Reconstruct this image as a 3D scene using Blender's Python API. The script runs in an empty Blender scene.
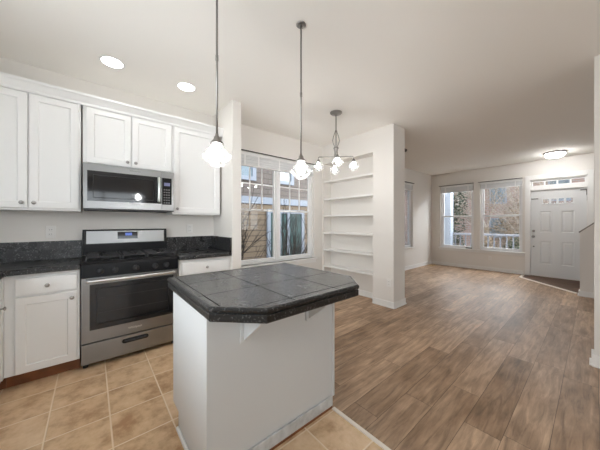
import bpy, bmesh, math, random
from mathutils import Vector, Matrix
random.seed(7)
S = bpy.context.scene
C = S.collection
PI = math.pi

# ------------------------------------------------------------------ camera
cam_d = bpy.data.cameras.new('camera')
cam = bpy.data.objects.new('camera', cam_d); C.objects.link(cam)
cam_d.sensor_fit = 'HORIZONTAL'; cam_d.sensor_width = 36.0
cam_d.lens = 36.0 * 247.9 / 600.0
cam_d.shift_y = -2.25 / 600.0
cam_d.clip_start = 0.02; cam_d.clip_end = 200
cam.location = (0, 0, 1.267)
cam.rotation_euler = (PI / 2, 0, -math.radians(40.077))
S.camera = cam

# ------------------------------------------------------------------ world, lights, exposure
w = bpy.data.worlds.new('world'); S.world = w; w.use_nodes = True
wn = w.node_tree.nodes; wl = w.node_tree.links
bg = wn['Background']
tcw = wn.new('ShaderNodeTexCoord'); spw = wn.new('ShaderNodeSeparateXYZ'); crw = wn.new('ShaderNodeValToRGB')
wl.new(tcw.outputs['Generated'], spw.inputs[0]); wl.new(spw.outputs['Z'], crw.inputs[0])
crw.color_ramp.elements[0].position = 0.0; crw.color_ramp.elements[0].color = (0.92, 0.95, 1.0, 1)
crw.color_ramp.elements[1].position = 0.7; crw.color_ramp.elements[1].color = (0.74, 0.85, 1.0, 1)
wl.new(crw.outputs[0], bg.inputs['Color']); bg.inputs['Strength'].default_value = 2.8

def area(name, loc, rot, sx, sy, power, col=(1, 1, 1)):
    l = bpy.data.lights.new(name, 'AREA'); l.shape = 'RECTANGLE'; l.size = sx; l.size_y = sy
    l.energy = power; l.color = col
    o = bpy.data.objects.new(name, l); C.objects.link(o); o.location = loc; o.rotation_euler = rot
    return o
# fill lamps added at made-up unseen windows; the front one stands for sky
area('fill_left', (-1.36, 1.3, 1.65), (0, -PI / 2, 0), 1.3, 1.9, 48, (0.93, 0.97, 1.0))
area('fill_living', (5.6, -3.6, 1.6), (PI / 2, 0, 0), 1.1, 1.6, 8, (0.97, 0.985, 1.0))
area('fill_rear', (0.3, -4.85, 1.5), (PI / 2, 0, 0), 2.4, 1.6, 34, (0.88, 0.95, 1.0))
area('daylight_front', (9.75, 1.9, 3.75), (0, math.radians(56), 0), 1.8, 3.4, 720, (0.95, 0.975, 1.0))
LAMP_RECESSED, LAMP_PENDANT, LAMP_CHANDELIER, LAMP_FLUSH = 24.0, 175.0, 120.0, 48.0

S.view_settings.view_transform = 'Standard'; S.view_settings.look = 'None'
S.view_settings.gamma = 1.0; S.view_settings.use_curve_mapping = False
S.view_settings.exposure = 0.17
S.cycles.use_denoising = True
S.cycles.sample_clamp_indirect = 6.0
S.cycles.max_bounces = 12; S.cycles.diffuse_bounces = 6; S.cycles.transparent_max_bounces = 24

# ------------------------------------------------------------------ materials
def mat(name, col, rough=0.5, metal=0.0, noise=None, bump=None, spec=0.5, emit=None):
    """noise = (scale, amount) colour variation; bump = (scale, strength)"""
    m = bpy.data.materials.new(name); m.use_nodes = True
    n = m.node_tree.nodes; l = m.node_tree.links; b = n['Principled BSDF']
    b.inputs['Base Color'].default_value = (*col, 1); b.inputs['Roughness'].default_value = rough
    b.inputs['Metallic'].default_value = metal; b.inputs['Specular IOR Level'].default_value = spec
    tc = n.new('ShaderNodeTexCoord')
    if noise:
        t = n.new('ShaderNodeTexNoise'); t.inputs['Scale'].default_value = noise[0]; t.inputs['Detail'].default_value = 6
        l.new(tc.outputs['Object'], t.inputs['Vector'])
        r = n.new('ShaderNodeValToRGB'); a = noise[1]
        r.color_ramp.elements[0].position = 0.3; r.color_ramp.elements[1].position = 0.7
        r.color_ramp.elements[0].color = (*[c * (1 - a) for c in col], 1)
        r.color_ramp.elements[1].color = (*[min(1, c * (1 + a)) for c in col], 1)
        l.new(t.outputs['Fac'], r.inputs[0]); l.new(r.outputs[0], b.inputs['Base Color'])
    if bump:
        t2 = n.new('ShaderNodeTexNoise'); t2.inputs['Scale'].default_value = bump[0]; t2.inputs['Detail'].default_value = 4
        l.new(tc.outputs['Object'], t2.inputs['Vector'])
        bp = n.new('ShaderNodeBump'); bp.inputs['Strength'].default_value = bump[1]; bp.inputs['Distance'].default_value = 0.004
        l.new(t2.outputs['Fac'], bp.inputs['Height']); l.new(bp.outputs[0], b.inputs['Normal'])
    if emit:
        b.inputs['Emission Color'].default_value = (*emit[0], 1); b.inputs['Emission Strength'].default_value = emit[1]
    return m

def math_node(n, l, op, a, b=None):
    x = n.new('ShaderNodeMath'); x.operation = op
    for i, v in enumerate((a, b)):
        if v is None: continue
        if isinstance(v, (int, float)): x.inputs[i].default_value = v
        else: l.new(v, x.inputs[i])
    return x.outputs[0]

M = {}
M['wall'] = mat('wall_paint', (0.785, 0.755, 0.715), 0.75, bump=(220, 0.04), spec=0.25)
M['ceiling'] = mat('ceiling_paint', (0.92, 0.895, 0.85), 0.9, bump=(140, 0.06), spec=0.15)
M['trim'] = mat('trim_paint', (0.84, 0.83, 0.81), 0.4)
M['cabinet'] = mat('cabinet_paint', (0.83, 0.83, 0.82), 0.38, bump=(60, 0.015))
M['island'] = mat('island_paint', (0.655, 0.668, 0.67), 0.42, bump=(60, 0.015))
M['shelf'] = mat('shelf_paint', (0.86, 0.845, 0.82), 0.5)
M['door'] = mat('door_paint', (0.78, 0.79, 0.79), 0.45)
M['vinyl'] = mat('white_vinyl', (0.86, 0.86, 0.86), 0.35)
M['blind'] = mat('blind_slats', (0.70, 0.71, 0.72), 0.6)
M['plastic'] = mat('white_plastic', (0.82, 0.80, 0.77), 0.35)
M['slot'] = mat('dark_slot', (0.05, 0.05, 0.05), 0.6)
M['knob'] = mat('brushed_nickel', (0.42, 0.41, 0.40), 0.3, 1.0)
M['nickel'] = mat('aged_nickel', (0.30, 0.285, 0.27), 0.38, 0.9)
M['chrome'] = mat('polished_steel', (0.66, 0.66, 0.66), 0.3, 1.0)
M['black'] = mat('black_enamel', (0.008, 0.008, 0.009), 0.3, spec=0.2)
M['black_matte'] = mat('black_plastic', (0.02, 0.02, 0.022), 0.5)
M['iron'] = mat('cast_iron', (0.03, 0.03, 0.032), 0.5, spec=0.3, bump=(300, 0.1))
M['black_glass'] = mat('black_glass', (0.015, 0.015, 0.016), 0.06)
M['oven_wire'] = mat('oven_wire', (0.25, 0.25, 0.25), 0.35, 0.8)
M['toe'] = mat('stained_toe_board', (0.21, 0.075, 0.026), 0.45, noise=(9, 0.35))
M['dark_metal'] = mat('dark_bronze', (0.07, 0.065, 0.06), 0.4, 0.8)
M['handrail'] = mat('grey_brown_handrail', (0.17, 0.15, 0.13), 0.45)
M['brass'] = mat('tan_vent_metal', (0.55, 0.40, 0.22), 0.45, 0.4)
M['strip'] = mat('cream_transition', (0.80, 0.74, 0.66), 0.45)
M['display'] = mat('blue_display', (0.02, 0.03, 0.08), 0.2, emit=((0.10, 0.22, 0.9), 0.5))
M['display_pale'] = mat('lavender_display', (0.10, 0.10, 0.16), 0.2, emit=((0.30, 0.33, 0.62), 0.3))
M['badge'] = mat('badge_grey', (0.10, 0.10, 0.10), 0.4)
M['badge_light'] = mat('badge_silver', (0.75, 0.75, 0.75), 0.35)
M['button'] = mat('keypad_grey', (0.10, 0.10, 0.11), 0.5)

def steel():
    m = mat('brushed_stainless', (0.285, 0.286, 0.285), 0.33, 1.0)
    n = m.node_tree.nodes; l = m.node_tree.links; b = n['Principled BSDF']
    tc = n.new('ShaderNodeTexCoord'); mp = n.new('ShaderNodeMapping'); mp.inputs['Scale'].default_value = (3, 3, 900)
    t = n.new('ShaderNodeTexNoise'); t.inputs['Scale'].default_value = 1.0
    l.new(tc.outputs['Object'], mp.inputs[0]); l.new(mp.outputs[0], t.inputs['Vector'])
    r = n.new('ShaderNodeMapRange'); r.inputs[3].default_value = 0.26; r.inputs[4].default_value = 0.42
    l.new(t.outputs['Fac'], r.inputs[0]); l.new(r.outputs[0], b.inputs['Roughness'])
    return m
M['steel'] = steel()

def granite(name, base, fleck, grout_lines=None, rough=0.28):
    m = bpy.data.materials.new(name); m.use_nodes = True
    n = m.node_tree.nodes; l = m.node_tree.links; b = n['Principled BSDF']
    g = n.new('ShaderNodeNewGeometry')
    v = n.new('ShaderNodeTexVoronoi'); v.inputs['Scale'].default_value = 140
    l.new(g.outputs['Position'], v.inputs['Vector'])
    wn_ = n.new('ShaderNodeTexNoise'); wn_.inputs['Scale'].default_value = 95; wn_.inputs['Detail'].default_value = 3
    l.new(g.outputs['Position'], wn_.inputs['Vector'])
    r = n.new('ShaderNodeValToRGB'); e = r.color_ramp.elements
    e[0].position = 0.0; e[0].color = (*base, 1)
    e[1].position = 1.0; e[1].color = (*fleck, 1)
    x = e.new(0.56); x.color = (*base, 1); x = e.new(0.68); x.color = (*[(p + q) / 2 for p, q in zip(base, fleck)], 1)
    l.new(wn_.outputs['Fac'], r.inputs[0])
    out = r.outputs[0]
    big = n.new('ShaderNodeTexNoise'); big.inputs['Scale'].default_value = 9; big.inputs['Detail'].default_value = 5
    l.new(g.outputs['Position'], big.inputs['Vector'])
    mr = n.new('ShaderNodeMapRange'); mr.inputs[3].default_value = rough - 0.08; mr.inputs[4].default_value = rough + 0.10
    l.new(big.outputs['Fac'], mr.inputs[0]); l.new(mr.outputs[0], b.inputs['Roughness'])
    if grout_lines:
        px, ox, py, oy, wd = grout_lines
        sp = n.new('ShaderNodeSeparateXYZ'); l.new(g.outputs['Position'], sp.inputs[0])
        def near(o, p, off):
            f = math_node(n, l, 'FRACT', math_node(n, l, 'DIVIDE', math_node(n, l, 'SUBTRACT', o, off), p))
            d = math_node(n, l, 'ABSOLUTE', math_node(n, l, 'SUBTRACT', f, 0.5))
            return math_node(n, l, 'GREATER_THAN', d, 0.5 - wd / 2 / p)
        gr = math_node(n, l, 'MAXIMUM', near(sp.outputs['X'], px, ox), near(sp.outputs['Y'], py, oy))
        mx = n.new('ShaderNodeMix'); mx.data_type = 'RGBA'
        l.new(gr, mx.inputs[0]); l.new(out, mx.inputs[6]); mx.inputs[7].default_value = (0.012, 0.012, 0.012, 1)
        out = mx.outputs[2]
        l.new(math_node(n, l, 'MULTIPLY', math_node(n, l, 'SUBTRACT', 1.0, gr), 0.5), b.inputs['Specular IOR Level'])
        bp = n.new('ShaderNodeBump'); bp.inputs['Strength'].default_value = 0.35; bp.inputs['Distance'].default_value = 0.002
        fine = n.new('ShaderNodeTexNoise'); fine.inputs['Scale'].default_value = 120; fine.inputs['Detail'].default_value = 3
        l.new(g.outputs['Position'], fine.inputs['Vector']); l.new(fine.outputs['Fac'], bp.inputs['Height']); l.new(bp.outputs[0], b.inputs['Normal'])
    l.new(out, b.inputs['Base Color'])
    return m
M['granite'] = granite('black_speckled_granite', (0.014, 0.014, 0.015), (0.36, 0.36, 0.36))
M['granite_tile'] = granite('dark_granite_tile', (0.048, 0.047, 0.046), (0.42, 0.41, 0.40), (0.305, 0.732, 0.305, 1.25, 0.006), 0.24)
M['granite_edge'] = granite('dark_granite_edge', (0.012, 0.012, 0.012), (0.22, 0.22, 0.22), None, 0.3)

def wood_floor(name, axis, width, length, cols, rough=0.34, seed=0.0):
    """planks run along axis (0 = X, 1 = Y)"""
    m = bpy.data.materials.new(name); m.use_nodes = True
    n = m.node_tree.nodes; l = m.node_tree.links; b = n['Principled BSDF']
    g = n.new('ShaderNodeNewGeometry'); sp = n.new('ShaderNodeSeparateXYZ'); l.new(g.outputs['Position'], sp.inputs[0])
    a, c = (sp.outputs['X'], sp.outputs['Y']) if axis == 0 else (sp.outputs['Y'], sp.outputs['X'])
    rowf = math_node(n, l, 'DIVIDE', math_node(n, l, 'ADD', c, 20.0 + seed), width)
    row = math_node(n, l, 'FLOOR', rowf)
    w1 = n.new('ShaderNodeTexWhiteNoise'); w1.noise_dimensions = '1D'; l.new(row, w1.inputs['W'])
    colf = math_node(n, l, 'ADD', math_node(n, l, 'DIVIDE', math_node(n, l, 'ADD', a, 20.0), length), w1.outputs['Value'])
    col = math_node(n, l, 'FLOOR', colf)
    cm = n.new('ShaderNodeCombineXYZ'); l.new(row, cm.inputs[0]); l.new(col, cm.inputs[1])
    w2 = n.new('ShaderNodeTexWhiteNoise'); w2.noise_dimensions = '3D'; l.new(cm.outputs[0], w2.inputs['Vector'])
    # grain stretched along the plank, shifted for every plank
    sh = math_node(n, l, 'MULTIPLY', w2.outputs['Value'], 37.0)
    gv = n.new('ShaderNodeCombineXYZ')
    l.new(math_node(n, l, 'ADD', math_node(n, l, 'MULTIPLY', a, 3.4), sh), gv.inputs[0])
    l.new(math_node(n, l, 'MULTIPLY', c, 30.0), gv.inputs[1])
    t = n.new('ShaderNodeTexNoise'); t.inputs['Scale'].default_value = 1.0; t.inputs['Detail'].default_value = 7; t.inputs['Roughness'].default_value = 0.62
    t.inputs['Distortion'].default_value = 0.6
    l.new(gv.outputs[0], t.inputs['Vector'])
    gv2 = n.new('ShaderNodeCombineXYZ')
    l.new(math_node(n, l, 'ADD', math_node(n, l, 'MULTIPLY', a, 3.6), sh), gv2.inputs[0])
    l.new(math_node(n, l, 'MULTIPLY', c, 8.0), gv2.inputs[1])
    t2 = n.new('ShaderNodeTexNoise'); t2.inputs['Scale'].default_value = 1.0; t2.inputs['Detail'].default_value = 5
    l.new(gv2.outputs[0], t2.inputs['Vector'])
    r = n.new('ShaderNodeValToRGB'); e = r.color_ramp.elements
    e[0].position = 0.0; e[0].color = (*cols[0], 1); e[1].position = 1.0; e[1].color = (*cols[-1], 1)
    for i in range(1, len(cols) - 1):
        x = e.new(i / (len(cols) - 1)); x.color = (*cols[i], 1)
    fac = math_node(n, l, 'ADD', math_node(n, l, 'MULTIPLY', w2.outputs['Value'], 0.5),
                    math_node(n, l, 'MULTIPLY', math_node(n, l, 'SUBTRACT', t2.outputs['Fac'], 0.22), 0.85))
    l.new(fac, r.inputs[0])
    mr = n.new('ShaderNodeMapRange'); mr.inputs[1].default_value = 0.3; mr.inputs[2].default_value = 0.68
    mr.inputs[3].default_value = 0.56; mr.inputs[4].default_value = 1.25
    l.new(t.outputs['Fac'], mr.inputs[0])
    fr = math_node(n, l, 'ABSOLUTE', math_node(n, l, 'SUBTRACT', math_node(n, l, 'FRACT', rowf), 0.5))
    fc = math_node(n, l, 'ABSOLUTE', math_node(n, l, 'SUBTRACT', math_node(n, l, 'FRACT', colf), 0.5))
    seam = math_node(n, l, 'MAXIMUM', math_node(n, l, 'GREATER_THAN', fr, 0.5 - 0.0016 / width),
                     math_node(n, l, 'GREATER_THAN', fc, 0.5 - 0.0016 / length))
    shade = math_node(n, l, 'MULTIPLY', mr.outputs[0], math_node(n, l, 'SUBTRACT', 1.0, math_node(n, l, 'MULTIPLY', seam, 0.6)))
    vm = n.new('ShaderNodeVectorMath'); vm.operation = 'SCALE'
    l.new(r.outputs[0], vm.inputs[0]); l.new(shade, vm.inputs['Scale'])
    l.new(vm.outputs[0], b.inputs['Base Color'])
    b.inputs['Roughness'].default_value = rough; b.inputs['Specular IOR Level'].default_value = 0.25
    bp = n.new('ShaderNodeBump'); bp.inputs['Strength'].default_value = 0.25; bp.inputs['Distance'].default_value = 0.002
    l.new(t.outputs['Fac'], bp.inputs['Height']); l.new(bp.outputs[0], b.inputs['Normal'])
    return m
M['wood'] = wood_floor('grey_brown_vinyl_plank', 0, 0.185, 1.22,
    [(0.16, 0.098, 0.058), (0.27, 0.172, 0.105), (0.40, 0.268, 0.175), (0.52, 0.36, 0.24), (0.58, 0.36, 0.21)], 0.42, 0.37)
M['entry_wood'] = wood_floor('brown_entry_wood', 1, 0.09, 1.4,
    [(0.085, 0.044, 0.024), (0.125, 0.066, 0.037), (0.16, 0.087, 0.05)], 0.5, 0.03)

def tile_floor():
    m = bpy.data.materials.new('tan_ceramic_tile'); m.use_nodes = True
    n = m.node_tree.nodes; l = m.node_tree.links; b = n['Principled BSDF']
    g = n.new('ShaderNodeNewGeometry'); sp = n.new('ShaderNodeSeparateXYZ'); l.new(g.outputs['Position'], sp.inputs[0])
    p = 0.305
    fx = math_node(n, l, 'DIVIDE', math_node(n, l, 'SUBTRACT', sp.outputs['X'], 0.094), p)
    fy = math_node(n, l, 'DIVIDE', math_node(n, l, 'SUBTRACT', sp.outputs['Y'], 2.355), p)
    def near(f): return math_node(n, l, 'ABSOLUTE', math_node(n, l, 'SUBTRACT', math_node(n, l, 'FRACT', f), 0.5))
    d = math_node(n, l, 'MAXIMUM', near(fx), near(fy))
    gr = n.new('ShaderNodeMapRange'); gr.inputs[1].default_value = 0.5 - 0.0055 / p; gr.inputs[2].default_value = 0.5 - 0.0028 / p
    l.new(d, gr.inputs[0])
    cm = n.new('ShaderNodeCombineXYZ'); l.new(math_node(n, l, 'FLOOR', fx), cm.inputs[0]); l.new(math_node(n, l, 'FLOOR', fy), cm.inputs[1])
    w = n.new('ShaderNodeTexWhiteNoise'); w.noise_dimensions = '3D'; l.new(cm.outputs[0], w.inputs['Vector'])
    pos = n.new('ShaderNodeVectorMath'); pos.operation = 'ADD'
    sc = n.new('ShaderNodeVectorMath'); sc.operation = 'SCALE'; sc.inputs['Scale'].default_value = 7.0
    l.new(w.outputs['Color'], sc.inputs[0]); l.new(g.outputs['Position'], pos.inputs[0]); l.new(sc.outputs[0], pos.inputs[1])
    t = n.new('ShaderNodeTexNoise'); t.inputs['Scale'].default_value = 8.0; t.inputs['Detail'].default_value = 8; t.inputs['Roughness'].default_value = 0.65
    l.new(pos.outputs[0], t.inputs['Vector'])
    r = n.new('ShaderNodeValToRGB'); e = r.color_ramp.elements
    e[0].position = 0.30; e[0].color = (0.44, 0.25, 0.13, 1); e[1].position = 0.76; e[1].color = (0.83, 0.63, 0.43, 1)
    x = e.new(0.5); x.color = (0.68, 0.47, 0.28, 1)
    l.new(math_node(n, l, 'ADD', t.outputs['Fac'], math_node(n, l, 'MULTIPLY', math_node(n, l, 'SUBTRACT', w.outputs['Value'], 0.5), 0.14)), r.inputs[0])
    mx = n.new('ShaderNodeMix'); mx.data_type = 'RGBA'
    l.new(gr.outputs[0], mx.inputs[0]); l.new(r.outputs[0], mx.inputs[6]); mx.inputs[7].default_value = (0.84, 0.68, 0.51, 1)
    l.new(mx.outputs[2], b.inputs['Base Color'])
    b.inputs['Roughness'].default_value = 0.38
    bp = n.new('ShaderNodeBump'); bp.inputs['Strength'].default_value = 0.5; bp.inputs['Distance'].default_value = 0.003; bp.invert = True
    l.new(gr.outputs[0], bp.inputs['Height']); l.new(bp.outputs[0], b.inputs['Normal'])
    return m
M['tile'] = tile_floor()

def pane(name, tint=(1, 1, 1), refl=1.0):
    m = bpy.data.materials.new(name); m.use_nodes = True
    n = m.node_tree.nodes; l = m.node_tree.links; n.clear()
    o = n.new('ShaderNodeOutputMaterial'); tr = n.new('ShaderNodeBsdfTransparent'); gl = n.new('ShaderNodeBsdfGlossy')
    tr.inputs[0].default_value = (*tint, 1); gl.inputs['Roughness'].default_value = 0.02
    fr = n.new('ShaderNodeFresnel'); fr.inputs[0].default_value = 1.42
    mx = n.new('ShaderNodeMixShader')
    l.new(math_node(n, l, 'MULTIPLY', fr.outputs[0], refl), mx.inputs[0]); l.new(tr.outputs[0], mx.inputs[1]); l.new(gl.outputs[0], mx.inputs[2])
    l.new(mx.outputs[0], o.inputs[0]); return m
M['glass'] = pane('window_glass', (0.97, 0.98, 0.98), 0.6)

def shade_glass():
    m = bpy.data.materials.new('ribbed_shade_glass'); m.use_nodes = True
    n = m.node_tree.nodes; l = m.node_tree.links; n.clear()
    o = n.new('ShaderNodeOutputMaterial'); tr = n.new('ShaderNodeBsdfTransparent'); gl = n.new('ShaderNodeBsdfGlossy')
    tl = n.new('ShaderNodeBsdfTranslucent'); tl.inputs[0].default_value = (0.95, 0.94, 0.92, 1)
    gl.inputs['Roughness'].default_value = 0.3
    lw = n.new('ShaderNodeLayerWeight'); lw.inputs[0].default_value = 0.35
    m1 = n.new('ShaderNodeMixShader'); l.new(math_node(n, l, 'ADD', math_node(n, l, 'MULTIPLY', lw.outputs['Facing'], 0.010), 0.005), m1.inputs[0])
    l.new(tr.outputs[0], m1.inputs[1]); l.new(tl.outputs[0], m1.inputs[2])
    fr = n.new('ShaderNodeFresnel'); fr.inputs[0].default_value = 1.5
    m2 = n.new('ShaderNodeMixShader'); l.new(math_node(n, l, 'MULTIPLY', fr.outputs[0], 0.3), m2.inputs[0]); l.new(m1.outputs[0], m2.inputs[1]); l.new(gl.outputs[0], m2.inputs[2])
    l.new(m2.outputs[0], o.inputs[0]); return m
M['shade'] = shade_glass()
def glow(name, col, strength):
    m = bpy.data.materials.new(name); m.use_nodes = True
    n = m.node_tree.nodes; l = m.node_tree.links; n.clear()
    o = n.new('ShaderNodeOutputMaterial'); e = n.new('ShaderNodeEmission'); e.inputs[0].default_value = (*col, 1); e.inputs[1].default_value = strength
    l.new(e.outputs[0], o.inputs[0]); return m
WARM = (1.0, 0.995, 0.985)
M['lens_recessed'] = glow('recessed_lens', WARM, LAMP_RECESSED)
M['bulb_pendant'] = glow('pendant_bulb_glow', WARM, LAMP_PENDANT)
M['bulb_chandelier'] = glow('chandelier_bulb_glow', WARM, LAMP_CHANDELIER)
M['bowl_flush'] = glow('flush_bowl_glow', WARM, LAMP_FLUSH)

def siding():
    m = bpy.data.materials.new('tan_shingle_siding'); m.use_nodes = True
    n = m.node_tree.nodes; l = m.node_tree.links; b = n['Principled BSDF']
    g = n.new('ShaderNodeNewGeometry'); sp = n.new('ShaderNodeSeparateXYZ'); l.new(g.outputs['Position'], sp.inputs[0])
    cv = n.new('ShaderNodeCombineXYZ'); l.new(sp.outputs['X'], cv.inputs[0]); l.new(sp.outputs['Z'], cv.inputs[1])
    br = n.new('ShaderNodeTexBrick'); br.inputs['Scale'].default_value = 1.0
    br.inputs['Color1'].default_value = (0.25, 0.185, 0.12, 1); br.inputs['Color2'].default_value = (0.215, 0.158, 0.105, 1)
    br.inputs['Mortar'].default_value = (0.10, 0.07, 0.05, 1); br.inputs['Mortar Size'].default_value = 0.014
    br.inputs['Brick Width'].default_value = 0.9; br.inputs['Row Height'].default_value = 0.17
    l.new(cv.outputs[0], br.inputs['Vector']); l.new(br.outputs['Color'], b.inputs['Base Color'])
    b.inputs['Roughness'].default_value = 0.8; return m
M['siding'] = siding()
def siding_upper():
    m = siding(); m.name = 'grey_brown_shingle_siding'
    br = [x for x in m.node_tree.nodes if x.type == 'TEX_BRICK'][0]
    br.inputs['Color1'].default_value = (0.19, 0.155, 0.132, 1); br.inputs['Color2'].default_value = (0.165, 0.135, 0.117, 1)
    br.inputs['Mortar'].default_value = (0.09, 0.075, 0.063, 1); return m
M['siding_upper'] = siding_upper()
def brick_far():
    m = siding(); m.name = 'pink_brick'
    br = [x for x in m.node_tree.nodes if x.type == 'TEX_BRICK'][0]
    br.inputs['Color1'].default_value = (0.44, 0.29, 0.235, 1); br.inputs['Color2'].default_value = (0.34, 0.225, 0.18, 1)
    br.inputs['Mortar'].default_value = (0.40, 0.35, 0.32, 1); br.inputs['Brick Width'].default_value = 0.4; br.inputs['Row Height'].default_value = 0.14
    br.inputs['Mortar Size'].default_value = 0.02
    for k in list(m.node_tree.links):
        if k.to_socket.name == 'X': m.node_tree.links.remove(k)
    sp = [x for x in m.node_tree.nodes if x.type == 'SEPXYZ'][0]; cv = [x for x in m.node_tree.nodes if x.type == 'COMBXYZ'][0]
    m.node_tree.links.new(sp.outputs['Y'], cv.inputs[0]); return m
M['brick'] = brick_far()
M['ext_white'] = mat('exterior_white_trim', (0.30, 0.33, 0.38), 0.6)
M['ext_grey'] = mat('porch_grey_paint', (0.20, 0.205, 0.23), 0.6)
M['ext_pane'] = mat('exterior_dark_pane', (0.06, 0.10, 0.095), 0.08, noise=(1.6, 0.6), spec=0.25)  # mottled green puts the reflection of trees into the pane colour
M['ext_pane_blue'] = mat('exterior_blue_pane', (0.20, 0.25, 0.28), 0.2, noise=(3, 0.3))
M['bark'] = mat('grey_brown_bark', (0.42, 0.35, 0.285), 0.9, noise=(12, 0.4))
M['bark_dark'] = mat('dark_bark', (0.035, 0.027, 0.022), 0.9, noise=(12, 0.4))
M['dry_leaf'] = mat('dry_tan_leaves', (0.30, 0.225, 0.15), 0.8, noise=(2.5, 0.45))
M['green_leaf'] = mat('dark_green_leaves', (0.055, 0.07, 0.038), 0.7, noise=(2.5, 0.45))
M['ground'] = mat('garden_soil', (0.13, 0.10, 0.07), 0.95, noise=(3, 0.4))
M['deck'] = mat('porch_deck', (0.2, 0.19, 0.18), 0.8, noise=(4, 0.15))
M['roof'] = mat('pale_roof', (0.26, 0.32, 0.40), 0.7, noise=(3, 0.15))
M['sprinkler'] = mat('sprinkler_metal', (0.12, 0.11, 0.10), 0.35, 0.8)

# ------------------------------------------------------------------ mesh helpers
def nb(): return bmesh.new()

def box(bm, x0, x1, y0, y1, z0, z1, bev=0.0, seg=2):
    b = bmesh.new()
    bmesh.ops.create_cube(b, size=1.0)
    for v in b.verts:
        v.co = ((x0 + x1) / 2 + v.co.x * (x1 - x0), (y0 + y1) / 2 + v.co.y * (y1 - y0), (z0 + z1) / 2 + v.co.z * (z1 - z0))
    if bev > 0:
        bmesh.ops.bevel(b, geom=list(b.edges), offset=bev, segments=seg, profile=0.5, affect='EDGES')
    merge(bm, b)

def merge(bm, b, mtx=None):
    if mtx is not None: bmesh.ops.transform(b, matrix=mtx, verts=list(b.verts))
    me = bpy.data.meshes.new('t'); b.to_mesh(me); b.free(); bm.from_mesh(me); bpy.data.meshes.remove(me)

def frame_of(d):
    d = Vector(d).normalized(); up = Vector((0, 0, 1)) if abs(d.z) < 0.95 else Vector((1, 0, 0))
    a = d.cross(up).normalized(); return a, a.cross(d).normalized()

def tube(bm, pts, rad, n=10, caps=True):
    pts = [Vector(p) for p in pts]; rads = rad if isinstance(rad, (list, tuple)) else [rad] * len(pts)
    rings = []
    a = None
    for i, p in enumerate(pts):
        d = (pts[min(i + 1, len(pts) - 1)] - pts[max(i - 1, 0)]).normalized()
        if a is None: a, b = frame_of(d)
        else:
            a = (a - d * a.dot(d)).normalized(); b = a.cross(d)
        rings.append([bm.verts.new(p + (a * math.cos(2 * PI * k / n) + b * math.sin(2 * PI * k / n)) * rads[i]) for k in range(n)])
    for r0, r1 in zip(rings, rings[1:]):
        for k in range(n):
            f = bm.faces.new((r0[k], r0[(k + 1) % n], r1[(k + 1) % n], r1[k])); f.smooth = True
    if caps:
        bm.faces.new(rings[0]); bm.faces.new(rings[-1][::-1])

def lathe(bm, prof, c=(0, 0, 0), n=32, axis='Z', ripple=0, ramp=0.0, smooth=True):
    """prof = [(r, h)] along the axis"""
    rings = []
    for r, h in prof:
        ring = []
        for k in range(n):
            t = 2 * PI * k / n
            rr = r * (1 + (ramp * math.cos(ripple * t) if ripple else 0))
            u, v = rr * math.cos(t), rr * math.sin(t)
            co = {'Z': (u, v, h), 'Y': (u, h, v), 'X': (h, u, v)}[axis]
            ring.append(bm.verts.new(Vector(co) + Vector(c)))
        rings.append(ring)
    for r0, r1 in zip(rings, rings[1:]):
        for k in range(n):
            f = bm.faces.new((r0[k], r0[(k + 1) % n], r1[(k + 1) % n], r1[k])); f.smooth = smooth
    for ring in (rings[0], rings[-1]):
        try: bm.faces.new(ring)
        except ValueError: pass

def prism(bm, poly, lo, hi, axis='Z'):
    """poly in the two other axes, extruded along axis"""
    def co(p, h):
        return {'Z': (p[0], p[1], h), 'X': (h, p[0], p[1]), 'Y': (p[0], h, p[1])}[axis]
    a = [bm.verts.new(co(p, lo)) for p in poly]; b = [bm.verts.new(co(p, hi)) for p in poly]
    bm.faces.new(a[::-1]); bm.faces.new(b)
    for i in range(len(poly)):
        j = (i + 1) % len(poly); bm.faces.new((a[i], a[j], b[j], b[i]))

def world_off(o):
    v = Vector((0, 0, 0))
    while o is not None: v += o.location; o = o.parent
    return v

def obj(name, bm, m, parent=None, label=None):
    bmesh.ops.recalc_face_normals(bm, faces=list(bm.faces))
    if parent is not None:
        off = world_off(parent)
        for v in bm.verts: v.co -= off
    me = bpy.data.meshes.new(name); bm.to_mesh(me); bm.free()
    me.materials.append(m)
    o = bpy.data.objects.new(name, me); C.objects.link(o)
    if parent is not None: o.parent = parent
    if label: o['label'] = label
    return o

def thing(name, label, cat, loc=(0, 0, 0), group=None):
    o = bpy.data.objects.new(name, None); C.objects.link(o); o.location = loc; o.empty_display_size = 0.1
    return tag(o, label, cat, group)

def tag(o, label, cat, group=None, kind=None):
    o['label'] = label; o['category'] = cat
    if group: o['group'] = group
    if kind: o['kind'] = kind
    return o

def struct(name, bm, m, parent=None):
    o = obj(name, bm, m, parent)
    if parent is None: o['kind'] = 'structure'
    return o

def structroot(name, loc):
    o = bpy.data.objects.new(name, None); C.objects.link(o); o.location = loc; o['kind'] = 'structure'; o.empty_display_size = 0.1
    return o

def dup(root, loc, label=None):
    r = root.copy(); C.objects.link(r); r.location = loc
    if label: r['label'] = label
    for ch in list(root.children):
        c = ch.copy(); C.objects.link(c); c.parent = r
        for g in ch.children:
            d = g.copy(); C.objects.link(d); d.parent = c
    return r

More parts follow.
